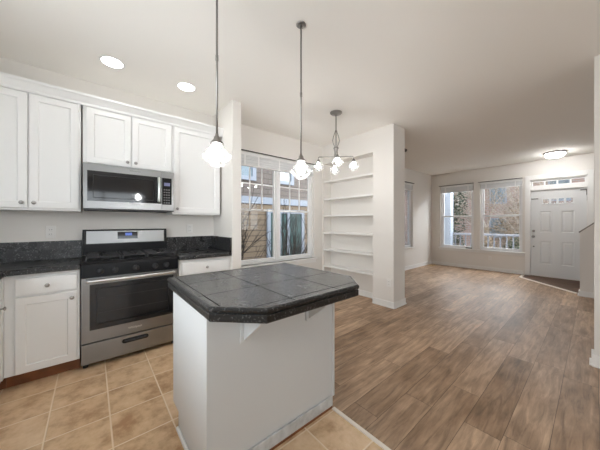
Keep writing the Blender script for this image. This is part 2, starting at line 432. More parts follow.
def wall(bm, axis, lo, hi, a0, a1, z0, z1, holes=()):
    """axis 'Y': slab lo..hi in Y spanning a0..a1 in X; axis 'X' the other way. holes = (a0,a1,z0,z1)"""
    A = sorted({a0, a1, *[q for h in holes for q in h[:2]]}); Z = sorted({z0, z1, *[q for h in holes for q in h[2:]]})
    A = [q for q in A if a0 <= q <= a1]; Z = [q for q in Z if z0 <= q <= z1]
    solid = lambda i, j: not any(h[0] <= (A[i] + A[i + 1]) / 2 <= h[1] and h[2] <= (Z[j] + Z[j + 1]) / 2 <= h[3] for h in holes)
    vs = {}
    def V(i, j, s):
        if (i, j, s) not in vs:
            p = lo if s == 0 else hi
            vs[(i, j, s)] = bm.verts.new((A[i], p, Z[j]) if axis == 'Y' else (p, A[i], Z[j]))
        return vs[(i, j, s)]
    ni, nj = len(A) - 1, len(Z) - 1
    ok = lambda i, j: 0 <= i < ni and 0 <= j < nj and solid(i, j)
    for i in range(ni):
        for j in range(nj):
            if not solid(i, j): continue
            for s in (0, 1): bm.faces.new((V(i, j, s), V(i + 1, j, s), V(i + 1, j + 1, s), V(i, j + 1, s)))
            if not ok(i - 1, j): bm.faces.new((V(i, j, 0), V(i, j + 1, 0), V(i, j + 1, 1), V(i, j, 1)))
            if not ok(i + 1, j): bm.faces.new((V(i + 1, j, 0), V(i + 1, j + 1, 0), V(i + 1, j + 1, 1), V(i + 1, j, 1)))
            if not ok(i, j - 1): bm.faces.new((V(i, j, 0), V(i + 1, j, 0), V(i + 1, j, 1), V(i, j, 1)))
            if not ok(i, j + 1): bm.faces.new((V(i, j + 1, 0), V(i + 1, j + 1, 0), V(i + 1, j + 1, 1), V(i, j + 1, 1)))

def text(name, body, size, loc, rot, m, parent, depth=0.0006):
    cu = bpy.data.curves.new(name, 'FONT'); cu.body = body; cu.size = size; cu.extrude = depth; cu.align_x = 'CENTER'; cu.align_y = 'CENTER'
    t = bpy.data.objects.new(name, cu); C.objects.link(t)
    dg = bpy.context.evaluated_depsgraph_get(); me = bpy.data.meshes.new_from_object(t.evaluated_get(dg))
    bpy.data.objects.remove(t); bpy.data.curves.remove(cu)
    me.materials.clear(); me.materials.append(m)
    me.transform(Matrix.Translation(Vector(loc) - world_off(parent)) @ Matrix.Rotation(rot[2], 4, 'Z') @ Matrix.Rotation(rot[0], 4, 'X'))
    o = bpy.data.objects.new(name, me); C.objects.link(o); o.parent = parent
    return o

def shaker(bm, x0, x1, z0, z1, yf, th=0.019, stile=0.055, rec=0.009, slope=0.006):
    """framed door facing -Y with recessed flat panel"""
    def ring(ins, y): return [bm.verts.new(p) for p in ((x0 + ins, y, z0 + ins), (x1 - ins, y, z0 + ins), (x1 - ins, y, z1 - ins), (x0 + ins, y, z1 - ins))]
    rs = [ring(0, yf + th), ring(0, yf + 0.003), ring(0.003, yf), ring(stile, yf), ring(stile + slope, yf + rec)]
    for a, b in zip(rs, rs[1:]):
        for k in range(4): bm.faces.new((a[k], a[(k + 1) % 4], b[(k + 1) % 4], b[k]))
    bm.faces.new(rs[-1]); bm.faces.new(rs[0][::-1])

def knob(bm, x, y, z):
    """round cabinet knob on a face at y facing -Y"""
    lathe(bm, [(0.004, 0.0), (0.007, -0.001), (0.005, -0.004), (0.005, -0.014), (0.013, -0.018), (0.0155, -0.023), (0.012, -0.028), (0.002, -0.030)], (x, y, z), 16, 'Y')

H = 2.735           # ceiling height
YW = 3.382          # kitchen and dining outer wall
XF = 8.08           # far wall with the front door

# ------------------------------------------------------------------ setting: floors, ceiling, walls
b = nb(); box(b, -1.3, 1.262, -4.7, YW, -0.06, 0.0); struct('floor_kitchen', b, M['tile'])
b = nb(); box(b, 1.262, XF + 0.2, -4.7, YW, -0.06, 0.0); struct('floor', b, M['wood'])
EA, EB = (7.60, 1.10), (6.63, 0.20)
b = nb(); prism(b, [EA, (7.97, 1.10), (XF + 0.14, 1.06), (XF + 0.14, -1.45), (6.585, -1.45), (6.585, 0.165)], 0.0, 0.006); struct('floor_entry', b, M['entry_wood'])
b = nb(); box(b, -1.3, XF + 0.3, -4.8, YW + 0.2, H, H + 0.12); struct('ceiling', b, M['ceiling'])

DW = (1.60, 3.195, 0.615, 2.345)     # dining window opening
b = nb(); wall(b, 'Y', YW, YW + 0.15, -1.3, 3.8, 0, H, [DW]); struct('wall_kitchen', b, M['wall'])
b = nb(); box(b, 1.285, 1.40, 2.775, YW, 0, H, 0.004); struct('wall_divider', b, M['wall'])
# alcove pillar: shell around the bookcase recess
NY0, NY1, NX, NZ = 2.262, 3.35, 3.615, 2.385
b = nb()
prism(b, [(3.412, 1.91), (3.745, 1.91), (3.745, YW), (3.412, YW), (3.412, NY1), (NX, NY1), (NX, NY0), (3.412, NY0)], 0, NZ)
prism(b, [(3.412, 1.91), (3.745, 1.91), (3.745, YW), (3.412, YW)], NZ, H)
struct('wall_alcove', b, M['wall'])
YL = 3.262
LW = (5.35, 6.86, 0.60, 2.355)
b = nb(); wall(b, 'Y', YL, YL + 0.15, 3.745, XF + 0.15, 0, H, [LW]); struct('wall_living', b, M['wall'])
W1 = (2.155, 3.0, 0.54, 2.358); W2 = (1.138, 2.006, 0.54, 2.358)
DO = (0.075, 1.025, 0.0, 2.30)
b = nb(); wall(b, 'X', XF, XF + 0.15, -1.6, YL + 0.15, 0, H, [W1, W2, DO]); struct('wall_front', b, M['wall'])
b = nb(); box(b, 3.40, 3.52, -4.55, 0.003, 0, H, 0.004); struct('wall_right', b, M['wall'])
LKW = (0.4, 2.25, 1.03, 2.3)
b = nb(); wall(b, 'X', -1.27, -1.12, -4.7, YW, 0, H, [LKW]); struct('wall_left', b, M['wall'])
RW = (-0.9, 1.5, 0.7, 2.35)
b = nb(); wall(b, 'Y', -4.7, -4.55, -1.27, 3.52, 0, H, [RW]); struct('wall_rear', b, M['wall'])
LRW = (5.1, 6.1, 0.9, 2.3)
b = nb(); wall(b, 'Y', -3.4, -3.25, 3.52, 6.60, 0, H, [LRW]); struct('wall_living_rear', b, M['wall'])

# stair knee wall with sloped top, and steps behind it
b = nb(); prism(b, [(0.165, 0), (0.165, 1.10), (-1.45, 2.66), (-1.45, 0)], 6.466, 6.585, 'X'); struct('wall_stair', b, M['wall'])
b = nb()
for i in range(8): box(b, 6.585, 7.55, -1.6 , -0.05 - 0.19 * i, 0.006 + 0.18 * i, 0.006 + 0.18 * (i + 1))
struct('floor_stair', b, M['entry_wood'])
b = nb(); box(b, 6.466, XF + 0.15, -1.75, -1.6, 0, H); struct('wall_stair_rear', b, M['wall'])
b = nb(); box(b, 6.466, 6.60, -3.4, -1.75, 0, H); struct('wall_living_side', b, M['wall'])

# baseboards
def baseboard(name, segs, h=0.092, t=0.014):
    """segs: (x0,y0,x1,y1,nx,ny); n points into the room"""
    b = nb()
    for x0, y0, x1, y1, nx, ny in segs:
        if nx == 0:
            ys = sorted((y0, y0 + ny * t)); box(b, x0, x1, ys[0], ys[1], 0, h, 0.003); ys = sorted((y0 + ny * (t - .001), y0 + ny * (t + 0.012))); box(b, x0, x1, ys[0], ys[1], 0, 0.02, 0.004)
        else:
            xs = sorted((x0, x0 + nx * t)); box(b, xs[0], xs[1], y0, y1, 0, h, 0.003); xs = sorted((x0 + nx * (t - .001), x0 + nx * (t + 0.012))); box(b, xs[0], xs[1], y0, y1, 0, 0.02, 0.004)
    struct(name, b, M['trim'])
baseboard('baseboard_alcove', [(3.412, 1.896, 3.412, NY0 - 0.001, -1, 0), (NX, NY0, NX, NY1, -1, 0), (3.40, 1.91, 3.758, 1.91, 0, -1), (3.745, 1.896, 3.745, YL, 1, 0), (3.412, NY1, 3.412, YW, -1, 0)])
baseboard('baseboard_dining', [(1.40, YW, 3.412, YW, 0, -1)])
baseboard('baseboard_divider', [(1.40, 2.765, 1.40, YW, 1, 0), (1.285, 2.775, 1.40, 2.775, 0, -1)])
baseboard('baseboard_living', [(3.76, YL, XF, YL, 0, -1)])
baseboard('baseboard_front', [(XF, 1.125, XF, YL, -1, 0), (XF, -1.6, XF, -0.03, -1, 0)])
baseboard('baseboard_right', [(3.40, -2.4, 3.40, 0.017, -1, 0), (3.386, 0.003, 3.534, 0.003, 0, 1)], 0.105, 0.016)
baseboard('baseboard_stair', [(6.466, -1.45, 6.466, 0.18, -1, 0), (6.45, 0.165, 6.60, 0.165, 0, 1)])

# floor transition strips
def strip(name, p, q, wd=0.035, z0=0.0, z1=0.011):
    b = nb(); d = (Vector((*q, 0)) - Vector((*p, 0))).normalized(); nrm = Vector((-d.y, d.x, 0)) * wd / 2
    P_, Q_ = Vector((*p, 0)), Vector((*q, 0))
    prism(b, [(v.x, v.y) for v in (P_ - nrm, Q_ - nrm, Q_ + nrm, P_ + nrm)], z0, z1); return struct(name, b, M['strip'])
strip('trim_1', EA, EB, 0.055); strip('trim_2', (EA[0] - 0.02, EA[1] + 0.01), (7.985, EA[1] + 0.01), 0.05)
strip('trim_3', (1.262, -4.5), (1.262, 1.148), 0.024, 0, 0.008); strip('trim_4', (1.262, 1.80), (1.262, 2.85), 0.024, 0, 0.008)

# ------------------------------------------------------------------ windows and front door
def fr_box(b, axis, p0, p1, a0, a1, z0, z1, bev=0.003):
    if axis == 'Y': box(b, a0, a1, p0, p1, z0, z1, bev)
    else: box(b, p0, p1, a0, a1, z0, z1, bev)
def frame(b, axis, p0, p1, a0, a1, z0, z1, wd):
    fr_box(b, axis, p0, p1, a0, a0 + wd, z0, z1); fr_box(b, axis, p0, p1, a1 - wd, a1, z0, z1)
    fr_box(b, axis, p0, p1, a0 + wd, a1 - wd, z0, z0 + wd); fr_box(b, axis, p0, p1, a0 + wd, a1 - wd, z1 - wd, z1)

# window_1: dining double window with grilles in the upper third
r = structroot('window_1', (2.36, YW + 0.06, DW[2]))
x0, x1, z0, z1 = DW; y0, y1 = YW + 0.055, YW + 0.125
b = nb(); frame(b, 'Y', y0, y1, x0, x1, z0, z1, 0.045); fr_box(b, 'Y', y0 - 0.01, y1, 2.365, 2.435, z0 + 0.045, z1 - 0.045); obj('window_frame', b, M['vinyl'], r)
for s0, s1 in ((x0 + 0.045, 2.365), (2.435, x1 - 0.045)):
    b = nb(); frame(b, 'Y', y0 + 0.015, y1 - 0.015, s0, s1, z0 + 0.045, z1 - 0.045, 0.03)
    obj('sash', b, M['vinyl'], r)
    b = nb(); fr_box(b, 'Y', y0 + 0.02, y1 - 0.02, s0 + 0.03, s1 - 0.03, 1.452, 1.482)
    for k in (1, 2):
        xx = s0 + 0.03 + (s1 - s0 - 0.06) * k / 3; fr_box(b, 'Y', y0 + 0.03, y0 + 0.042, xx - 0.009, xx + 0.009, 1.48, z1 - 0.07, 0)
    fr_box(b, 'Y', y0 + 0.0305, y0 + 0.0415, s0 + 0.03, s1 - 0.03, 1.872, 1.890, 0); obj('grille', b, M['vinyl'], r)
    b = nb(); box(b, s0 + 0.03, s1 - 0.03, y0 + 0.046, y0 + 0.050, z0 + 0.075, z1 - 0.075); obj('pane', b, M['glass'], r)
b = nb(); box(b, x0 - 0.04, x1 + 0.05, YW - 0.035, YW + 0.06, z0 - 0.028, z0, 0.005); box(b, x0 - 0.02, x1 + 0.03, YW - 0.014, YW - 0.0005, z0 - 0.085, z0 - 0.028, 0.003); obj('window_sill', b, M['trim'], r)

# living room windows: double hung
def hung(name, a0, a1, z0, z1, p, lever=False):
    r = structroot(name, (p + 0.06, (a0 + a1) / 2, z0))
    p0, p1 = p + 0.05, p + 0.13; zm = 1.452
    b = nb(); frame(b, 'X', p0, p1, a0, a1, z0, z1, 0.035); obj('window_frame', b, M['vinyl'], r)
    b = nb(); frame(b, 'X', p0 + 0.012, p0 + 0.042, a0 + 0.035, a1 - 0.035, z0 + 0.035, zm + 0.022, 0.034); s1 = obj('lower_sash', b, M['vinyl'], r)
    b = nb(); frame(b, 'X', p0 + 0.044, p0 + 0.074, a0 + 0.035, a1 - 0.035, zm - 0.02, z1 - 0.035, 0.034); s2 = obj('upper_sash', b, M['vinyl'], r)
    b = nb(); box(b, p0 + 0.025, p0 + 0.029, a0 + 0.06, a1 - 0.06, z0 + 0.06, zm); obj('pane', b, M['glass'], s1)
    b = nb(); box(b, p0 + 0.057, p0 + 0.061, a0 + 0.06, a1 - 0.06, zm, z1 - 0.06); obj('pane', b, M['glass'], s2)
    if lever:
        b = nb(); box(b, p + 0.022, p + 0.052, a0 + 0.05, a0 + 0.20, z0 + 0.003, z0 + 0.035, 0.006); tube(b, [(p + 0.03, a0 + 0.18, z0 + 0.02), (p + 0.012, a0 + 0.10, z0 + 0.024), (p + 0.008, a0 + 0.04, z0 + 0.02)], 0.009); obj('window_crank', b, M['dark_metal'], r, 'dark crank handle')
    return r
hung('window_2', *W1, XF, True); hung('window_3', *W2, XF)
b = nb(); box(b, XF - 0.035, XF + 0.05, 1.09, 3.05, 0.512, 0.54, 0.005); box(b, XF - 0.014, XF - 0.0005, 1.11, 3.03, 0.455, 0.512, 0.003); struct('trim_5', b, M['trim'])

# window_4: living side window
r = structroot('window_4', ((LW[0] + LW[1]) / 2, YL + 0.06, LW[2]))
b = nb(); frame(b, 'Y', YL + 0.05, YL + 0.13, *LW, 0.045); fr_box(b, 'Y', YL + 0.055, YL + 0.125, 6.0, 6.07, LW[2] + 0.045, LW[3] - 0.045); obj('window_frame', b, M['vinyl'], r)
b = nb(); box(b, LW[0] + 0.045, LW[1] - 0.045, YL + 0.088, YL + 0.092, LW[2] + 0.045, LW[3] - 0.045); obj('pane', b, M['glass'], r)
b = nb(); box(b, LW[0] - 0.05, LW[1] + 0.05, YL - 0.03, YL + 0.05, LW[2] - 0.025, LW[2], 0.005); obj('window_sill', b, M['trim'], r)
# unseen windows, added so the fill lamps can shine in
for nm, ax, p, (a0, a1, z0, z1) in (('added_window_5', 'X', -1.22, LKW), ('added_window_6', 'Y', -4.65, RW), ('added_window_7', 'Y', -3.35, LRW)):
    m_ = (a0 + a1) / 2
    r = structroot(nm, (p, m_, z0) if ax == 'X' else (m_, p, z0))
    b = nb(); frame(b, ax, p, p + 0.06, a0, a1, z0, z1, 0.05); fr_box(b, ax, p, p + 0.06, m_ - 0.03, m_ + 0.03, z0 + 0.05, z1 - 0.05); obj('window_frame', b, M['vinyl'], r)
    b = nb(); fr_box(b, ax, p + 0.028, p + 0.032, a0 + 0.05, a1 - 0.05, z0 + 0.05, z1 - 0.05, 0); obj('pane', b, M['glass'], r)

# blinds, drawn up
def blind(name, axis, a0, a1, p, zt, zb, label, sign, segs):
    """raised shade hanging inside the recess; sign = direction into the room"""
    loc = ((a0 + a1) / 2, p, zb) if axis == 'Y' else (p, (a0 + a1) / 2, zb)
    r = thing(name, label, 'window blind', loc, None)
    b = nb(); fr_box(b, axis, p - 0.022, p + 0.022, a0, a1, zt - 0.05, zt, 0.004); obj('head_rail', b, M['vinyl'], r)
    q = sorted((p + sign * 0.02, p + sign * 0.052))
    b = nb(); fr_box(b, axis, q[0], q[1], a0 - 0.01, a1 + 0.045, zt + 0.004, zt + 0.014, 0.001); obj('shadow_line', b, M['dark_metal'], r, 'thin dark strip for the shadow line')  # dark strip put in for the shadow line above the head rail
    b = nb(); n = 7
    for k in range(n):
        zz = zt - 0.052 - (zt - 0.052 - zb - 0.014) * k / n; z2 = zt - 0.052 - (zt - 0.052 - zb - 0.014) * (k + 1) / n
        fr_box(b, axis, p - 0.019 + 0.003 * (k % 2), p + 0.019 - 0.003 * (k % 2), a0 + 0.006, a1 - 0.006, z2, zz, 0.003)
    obj('slat_stack', b, M['blind'], r)
    b = nb(); fr_box(b, axis, p - 0.021, p + 0.021, a0 + 0.004, a1 - 0.004, zb, zb + 0.014, 0.003); obj('bottom_rail', b, M['vinyl'], r)
    for f in segs:
        a = a0 + (a1 - a0) * f; q = sorted((p + sign * 0.0195, p + sign * 0.0225))
        b = nb(); fr_box(b, axis, q[0], q[1], a - 0.012, a + 0.012, zb + 0.002, zt - 0.004, 0); obj('ladder_tape', b, M['vinyl'], r)
    return r
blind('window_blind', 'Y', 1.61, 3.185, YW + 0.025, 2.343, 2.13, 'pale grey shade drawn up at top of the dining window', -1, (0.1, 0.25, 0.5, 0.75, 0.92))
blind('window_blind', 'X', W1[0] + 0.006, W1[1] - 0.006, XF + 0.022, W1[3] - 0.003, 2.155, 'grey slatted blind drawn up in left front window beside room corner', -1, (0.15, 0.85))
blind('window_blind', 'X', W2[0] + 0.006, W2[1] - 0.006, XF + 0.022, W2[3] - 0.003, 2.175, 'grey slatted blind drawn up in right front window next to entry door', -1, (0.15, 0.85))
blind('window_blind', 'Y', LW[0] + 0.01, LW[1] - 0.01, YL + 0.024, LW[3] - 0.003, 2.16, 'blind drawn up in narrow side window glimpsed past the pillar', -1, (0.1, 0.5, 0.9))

# front door with transom
r = structroot('door_1', (XF + 0.06, 0.55, 0.03))
D0, D1, DZ0, DZ1 = 0.105, 0.993, 0.035, 2.03
xd = XF + 0.035
b = nb()
def yzr(ins_y0, ins_y1, zz0, zz1, x): return [b.verts.new(p) for p in ((x, ins_y0, zz0), (x, ins_y1, zz0), (x, ins_y1, zz1), (x, ins_y0, zz1))]
# slab with a lite opening and four raised panels
panels = [(0.640, 0.835, 1.045, 1.535), (0.285, 0.482, 1.045, 1.535), (0.640, 0.835, 0.30, 0.83), (0.285, 0.482, 0.30, 0.83)]
LITE = (0.283, 0.811, 1.685, 1.845)
wall(b, 'X', xd, xd + 0.044, D0, D1, DZ0, DZ1, [LITE] + panels)
slab = obj('door_slab', b, M['door'], r)
b = nb()
for a0, a1, zz0, zz1 in panels:
    rs = [yzr(a0 + i, a1 - i, zz0 + i, zz1 - i, x) for i, x in ((0, xd + 0.0005), (0.012, xd + 0.010), (0.03, xd + 0.010), (0.045, xd + 0.002))]
    for q, s in zip(rs, rs[1:]):
        for k in range(4): b.faces.new((q[k], q[(k + 1) % 4], s[(k + 1) % 4], s[k]))
    b.faces.new(rs[-1])
    bk = yzr(a0, a1, zz0, zz1, xd + 0.030)
    for k in range(4): b.faces.new((rs[0][k], rs[0][(k + 1) % 4], bk[(k + 1) % 4], bk[k]))
    b.faces.new(bk[::-1])
obj('raised_panels', b, M['door'], r)
b = nb(); a0, a1, zz0, zz1 = LITE
frame(b, 'X', xd - 0.008, xd + 0.05, a0, a1, zz0, zz1, 0.026)
for k in (1, 2, 3):
    yy = a0 + 0.026 + (a1 - a0 - 0.052) * k / 4; box(b, xd - 0.006, xd + 0.048, yy - 0.016, yy + 0.016, zz0 + 0.026, zz1 - 0.026, 0.002)
obj('lite_frame', b, M['door'], r)
b = nb(); box(b, xd + 0.02, xd + 0.024, a0 + 0.026, a1 - 0.026, zz0 + 0.026, zz1 - 0.026); obj('pane', b, M['glass'], r)
b = nb(); lathe(b, [(0.028, 0), (0.028, -0.006), (0.012, -0.012), (0.011, -0.035), (0.027, -0.045), (0.029, -0.058), (0.018, -0.068), (0.002, -0.07)], (xd, 0.945, 0.938), 18, 'X'); obj('door_knob', b, M['knob'], r, 'nickel door knob')
b = nb(); lathe(b, [(0.026, 0), (0.026, -0.010), (0.022, -0.016), (0.002, -0.017)], (xd, 0.942, 1.072), 18, 'X'); obj('deadbolt', b, M['knob'], r)
b = nb(); lathe(b, [(0.014, 0), (0.014, -0.008), (0.002, -0.010)], (xd, 0.940, 0.70), 14, 'X'); obj('door_stop_plate', b, M['dark_metal'], r)
for zz in (0.25, 1.03, 1.80):
    b = nb(); tube(b, [(xd - 0.010, 0.1, zz - 0.05), (xd - 0.010, 0.1, zz + 0.05)], 0.009, 8); obj('hinge', b, M['knob'], r)
b = nb(); box(b, xd - 0.018, xd - 0.0005, 0.10, 0.20, 1.972, 1.988, 0.002); box(b, xd - 0.02, xd - 0.0005, 0.098, 0.114, 1.86, 1.988, 0.002); obj('door_hook', b, M['dark_metal'], r, 'dark metal hook bracket')
b = nb(); box(b, xd - 0.016, xd - 0.0005, 0.86, 0.985, 1.828, 1.843, 0.002); obj('door_latch', b, M['dark_metal'], r, 'dark metal latch bar')
# jamb, transom and casing
b = nb()
box(b, XF, XF + 0.15, 0.075, 0.102, 0, 2.30); box(b, XF, XF + 0.15, 0.996, 1.025, 0, 2.30)
box(b, XF, XF + 0.15, 0.102, 0.996, 2.033, 2.075); box(b, XF, XF + 0.15, 0.102, 0.996, 2.272, 2.30); box(b, XF + 0.02, XF + 0.14, 0.102, 0.996, 0.006, 0.033, 0.003)
obj('door_jamb', b, M['trim'], r)
b = nb(); frame(b, 'X', XF + 0.03, XF + 0.10, 0.102, 0.996, 2.075, 2.272, 0.034)
b2 = b; box(b, XF + 0.028, XF + 0.10, 0.13, 0.97, 2.109, 2.150, 0.003)
for k in (1, 2, 3):
    yy = 0.136 + (0.826) * k / 4; box(b, XF + 0.035, XF + 0.09, yy - 0.013, yy + 0.013, 2.15, 2.238, 0.002)
obj('transom_frame', b, M['trim'], r)
b = nb(); box(b, XF + 0.06, XF + 0.064, 0.136, 0.962, 2.15, 2.238); obj('transom_pane', b, M['glass'], r)
b = nb(); box(b, XF - 0.018, XF, 1.0, 1.09, 0, 2.395, 0.004); box(b, XF - 0.018, XF, 0.01, 0.1, 0, 2.395, 0.004); box(b, XF - 0.017, XF, 0.10, 1.0, 2.285, 2.395, 0.004)
obj('door_casing', b, M['trim'], r)

# handrail following the stair wall
b = nb(); s = (2.66 - 1.10) / 1.615
tube(b, [(6.50, 0.175, 1.098), (6.50, -1.40, 1.098 + s * 1.575)], 0.011, 12)
rail = obj('handrail', b, M['handrail']); tag(rail, 'dark sloped rail on top of the stair half wall by entry door', 'handrail')

# ------------------------------------------------------------------ kitchen cabinets
UF = 3.068
def upper(x0, x1, z0, z1, doors, label, knob_side):
    r = thing('wall_cabinet', label, 'cabinet', ((x0 + x1) / 2, YW, z0), 'white upper cabinets')
    b = nb(); box(b, x0, x1, UF + 0.021, YW - 0.002, z0, z1, 0.002); obj('cabinet_body', b, M['cabinet'], r)
    n = len(doors)
    for i, (d0, d1) in enumerate(doors):
        b = nb(); shaker(b, d0, d1, z0 + 0.018, 2.362, UF); d = obj('door', b, M['cabinet'], r)
        kx = d1 - 0.032 if knob_side[i] == 'r' else d0 + 0.032
        b = nb(); knob(b, kx, UF, z0 + 0.018 + 0.045); obj('knob', b, M['knob'], d, 'nickel knob')
    return r
upper(-1.117, -0.074, 1.374, 2.376, [(-1.105, -0.76), (-0.748, -0.412), (-0.404, -0.088)], 'white wall cabinet left of the microwave, over the black counter', 'lrl')
upper(-0.062, 0.699, 1.818, 2.376, [(-0.037, 0.312), (0.320, 0.690)], 'short white two-door wall cabinet directly above the microwave', 'rl')
upper(0.701, 1.260, 1.364, 2.376, [(0.716, 1.246)], 'tall white single-door wall cabinet right of the microwave', 'l')
# crown moulding
b = nb(); prism(b, [(3.085, 2.377), (3.085, 2.3765), (3.0665, 2.3765), (3.0665, 2.3635), (3.062, 2.3635), (3.060, 2.388), (3.052, 2.402), (3.036, 2.432), (3.026, 2.444), (3.024, 2.462), (3.085, 2.462)], -1.119, 1.284, 'X')
box(b, -1.119, 1.284, 3.085, YW, 2.4435, 2.46); o = struct('trim_6', b, M['cabinet'])

BF = 2.815
def base(x0, x1, d0, d1, label, y=0):
    r = thing('base_cabinet', label, 'cabinet', ((x0 + x1) / 2, YW, 0), 'white base cabinets on the back wall')
    b = nb(); box(b, x0, x1, BF + 0.02, YW - 0.004, 0.105, 0.872, 0.002); obj('cabinet_body', b, M['cabinet'], r)
    b = nb(); box(b, x0, x1, BF + 0.085, YW - 0.05, 0, 0.105); obj('toe_board', b, M['toe'], r, 'reddish brown stained toe board')
    b = nb(); box(b, d0, d1, BF, BF + 0.019, 0.708, 0.836, 0.004); d = obj('drawer', b, M['cabinet'], r)
    b = nb(); knob(b, (d0 + d1) / 2, BF, 0.772); obj('knob', b, M['knob'], d, 'nickel knob')
    b = nb(); shaker(b, d0, d1, 0.112, 0.692, BF); d = obj('door', b, M['cabinet'], r)
    b = nb(); knob(b, d1 - 0.03, BF, 0.645); obj('knob', b, M['knob'], d, 'nickel knob')
base(-0.499, -0.076, -0.443, -0.094, 'white base cabinet with drawer and door left of the range')
base(0.706, 1.282, 0.735, 1.255, 'white base cabinet right of the range, mostly behind the island')
# return run along the left wall
r = thing('corner_cabinet', 'white cabinet run along left wall, just its edge at the photo border', 'cabinet', (-0.81, 1.0, 0))
b = nb(); box(b, -1.118, -0.522, -1.5, YW - 0.004, 0.105, 0.872, 0.002); box(b, -0.522, -0.5, BF - 0.02, BF + 0.03, 0.105, 0.872); obj('cabinet_body', b, M['cabinet'], r)
b = nb(); box(b, -1.10, -0.60, -1.5, YW - 0.05, 0, 0.105); box(b, -0.60, -0.5, BF + 0.085, YW - 0.06, 0, 0.105); obj('toe_board', b, M['toe'], r, 'reddish brown stained toe board')
yy = BF - 0.026
for k in range(8):
    wd = 0.46
    b = nb()
    y1_, y0_ = yy - 0.004, yy - wd + 0.004
    t = nb(); shaker(t, y0_, y1_, 0.112, 0.692, 0.0); merge(b, t, Matrix.Translation((-0.502, 0, 0)) @ Matrix.Rotation(PI / 2, 4, 'Z'))
    d = obj('door', b, M['cabinet'], r)
    b = nb(); t = nb(); knob(t, y1_ - 0.035, 0, 0.645); merge(b, t, Matrix.Translation((-0.502, 0, 0)) @ Matrix.Rotation(PI / 2, 4, 'Z')); obj('knob', b, M['knob'], d, 'nickel knob')
    b = nb(); box(b, -0.521, -0.502, y0_, y1_, 0.708, 0.836, 0.004); d = obj('drawer', b, M['cabinet'], r)
    b = nb(); t = nb(); knob(t, (y0_ + y1_) / 2, 0, 0.772); merge(b, t, Matrix.Translation((-0.502, 0, 0)) @ Matrix.Rotation(PI / 2, 4, 'Z')); obj('knob', b, M['knob'], d, 'nickel knob')
    yy -= wd

# worktops with backsplash
r = thing('worktop', 'black speckled granite worktop left of the range', 'countertop', (-0.5, 3.0, 0.873))
b = nb(); prism(b, [(-1.118, YW - 0.001), (-0.074, YW - 0.001), (-0.074, 2.79), (-0.465, 2.79), (-0.49, 2.765), (-0.49, -1.5), (-1.118, -1.5)], 0.873, 0.914)
bmesh.ops.bevel(b, geom=[e for e in b.edges if abs(e.verts[0].co.z - e.verts[1].co.z) < 1e-6], offset=0.007, segments=3, affect='EDGES', profile=0.5)
obj('slab', b, M['granite'], r)
b = nb(); box(b, -1.098, -0.074, YW - 0.02, YW - 0.001, 0.914, 1.09, 0.003); box(b, -1.118, -1.099, -1.45, YW - 0.002, 0.914, 1.0, 0.003); obj('backsplash', b, M['granite'], r)
r = thing('worktop', 'short black speckled granite worktop right of the range', 'countertop', (0.98, 3.0, 0.873))
b = nb(); box(b, 0.704, 1.2835, 2.785, YW - 0.001, 0.873, 0.914, 0.007, 3); obj('slab', b, M['granite'], r)
b = nb(); box(b, 0.704, 1.264, YW - 0.02, YW - 0.001, 0.914, 1.09, 0.003); box(b, 1.2645, 1.2835, 2.79, YW - 0.001, 0.914, 1.09, 0.003); obj('backsplash', b, M['granite'], r)

# ------------------------------------------------------------------ range
r = thing('gas_range', 'stainless steel freestanding gas range with black cooktop', 'stove', (0.32, 3.1, 0))
X0, X1, SF = -0.070, 0.692, 2.813
b = nb(); box(b, X0, X1, SF + 0.032, YW - 0.012, 0.045, 0.915, 0.003); obj('range_body', b, M['black_matte'], r)
b = nb(); box(b, X0, X1, SF - 0.005, 3.31, 0.9155, 0.932, 0.004)
for cx, cy, rr in ((0.115, 2.98, 0.09), (0.115, 3.19, 0.075), (0.525, 2.98, 0.09), (0.525, 3.19, 0.075), (0.32, 3.085, 0.07)):
    lathe(b, [(rr, 0.9318), (rr - 0.006, 0.934), (0.03, 0.9335)], (cx, cy, 0), 24)
obj('cooktop', b, M['black'], r)
for cx, cy, rr in ((0.115, 2.98, 0.046), (0.115, 3.19, 0.036), (0.525, 2.98, 0.05), (0.525, 3.19, 0.032), (0.32, 3.085, 0.04)):
    b = nb(); lathe(b, [(rr + 0.008, 0.934), (rr + 0.008, 0.941), (rr, 0.943), (rr, 0.951), (rr - 0.004, 0.954), (0.004, 0.954)], (cx, cy, 0), 20); obj('burner', b, M['iron'], r)
def grate(gx0, gx1):
    b = nb(); t = 0.007; z0_, z1_ = 0.953, 0.967; gy0, gy1 = 2.855, 3.285
    for yy_ in (gy0, (gy0 + gy1) / 2, gy1): box(b, gx0, gx1, yy_ - t, yy_ + t, z0_, z1_, 0.003)
    for xx in (gx0 + t, gx1 - t): box(b, xx - t, xx + t, gy0, gy1, z0_, z1_, 0.003)
    xm = (gx0 + gx1) / 2
    for ya, yb in ((gy0, gy0 + 0.085), (3.07 - 0.085, 3.07 + 0.085), (gy1 - 0.085, gy1)): box(b, xm - t, xm + t, ya, yb, z0_ + 0.001, z1_ + 0.002, 0.003)
    if gx1 - gx0 > 0.18:
        for yc in (2.963, 3.178):
            box(b, gx0, xm - 0.03, yc - t, yc + t, z0_ + 0.001, z1_ + 0.002, 0.003); box(b, xm + 0.03, gx1, yc - t, yc + t, z0_ + 0.001, z1_ + 0.002, 0.003)
    for xx in (gx0 + t, gx1 - t):
        for yy_ in (gy0, gy1): box(b, xx - t, xx + t, yy_ - t, yy_ + t, 0.930, z0_, 0.001)
    obj('grate', b, M['iron'], r)
grate(-0.04, 0.215); grate(0.222, 0.418); grate(0.425, 0.68)
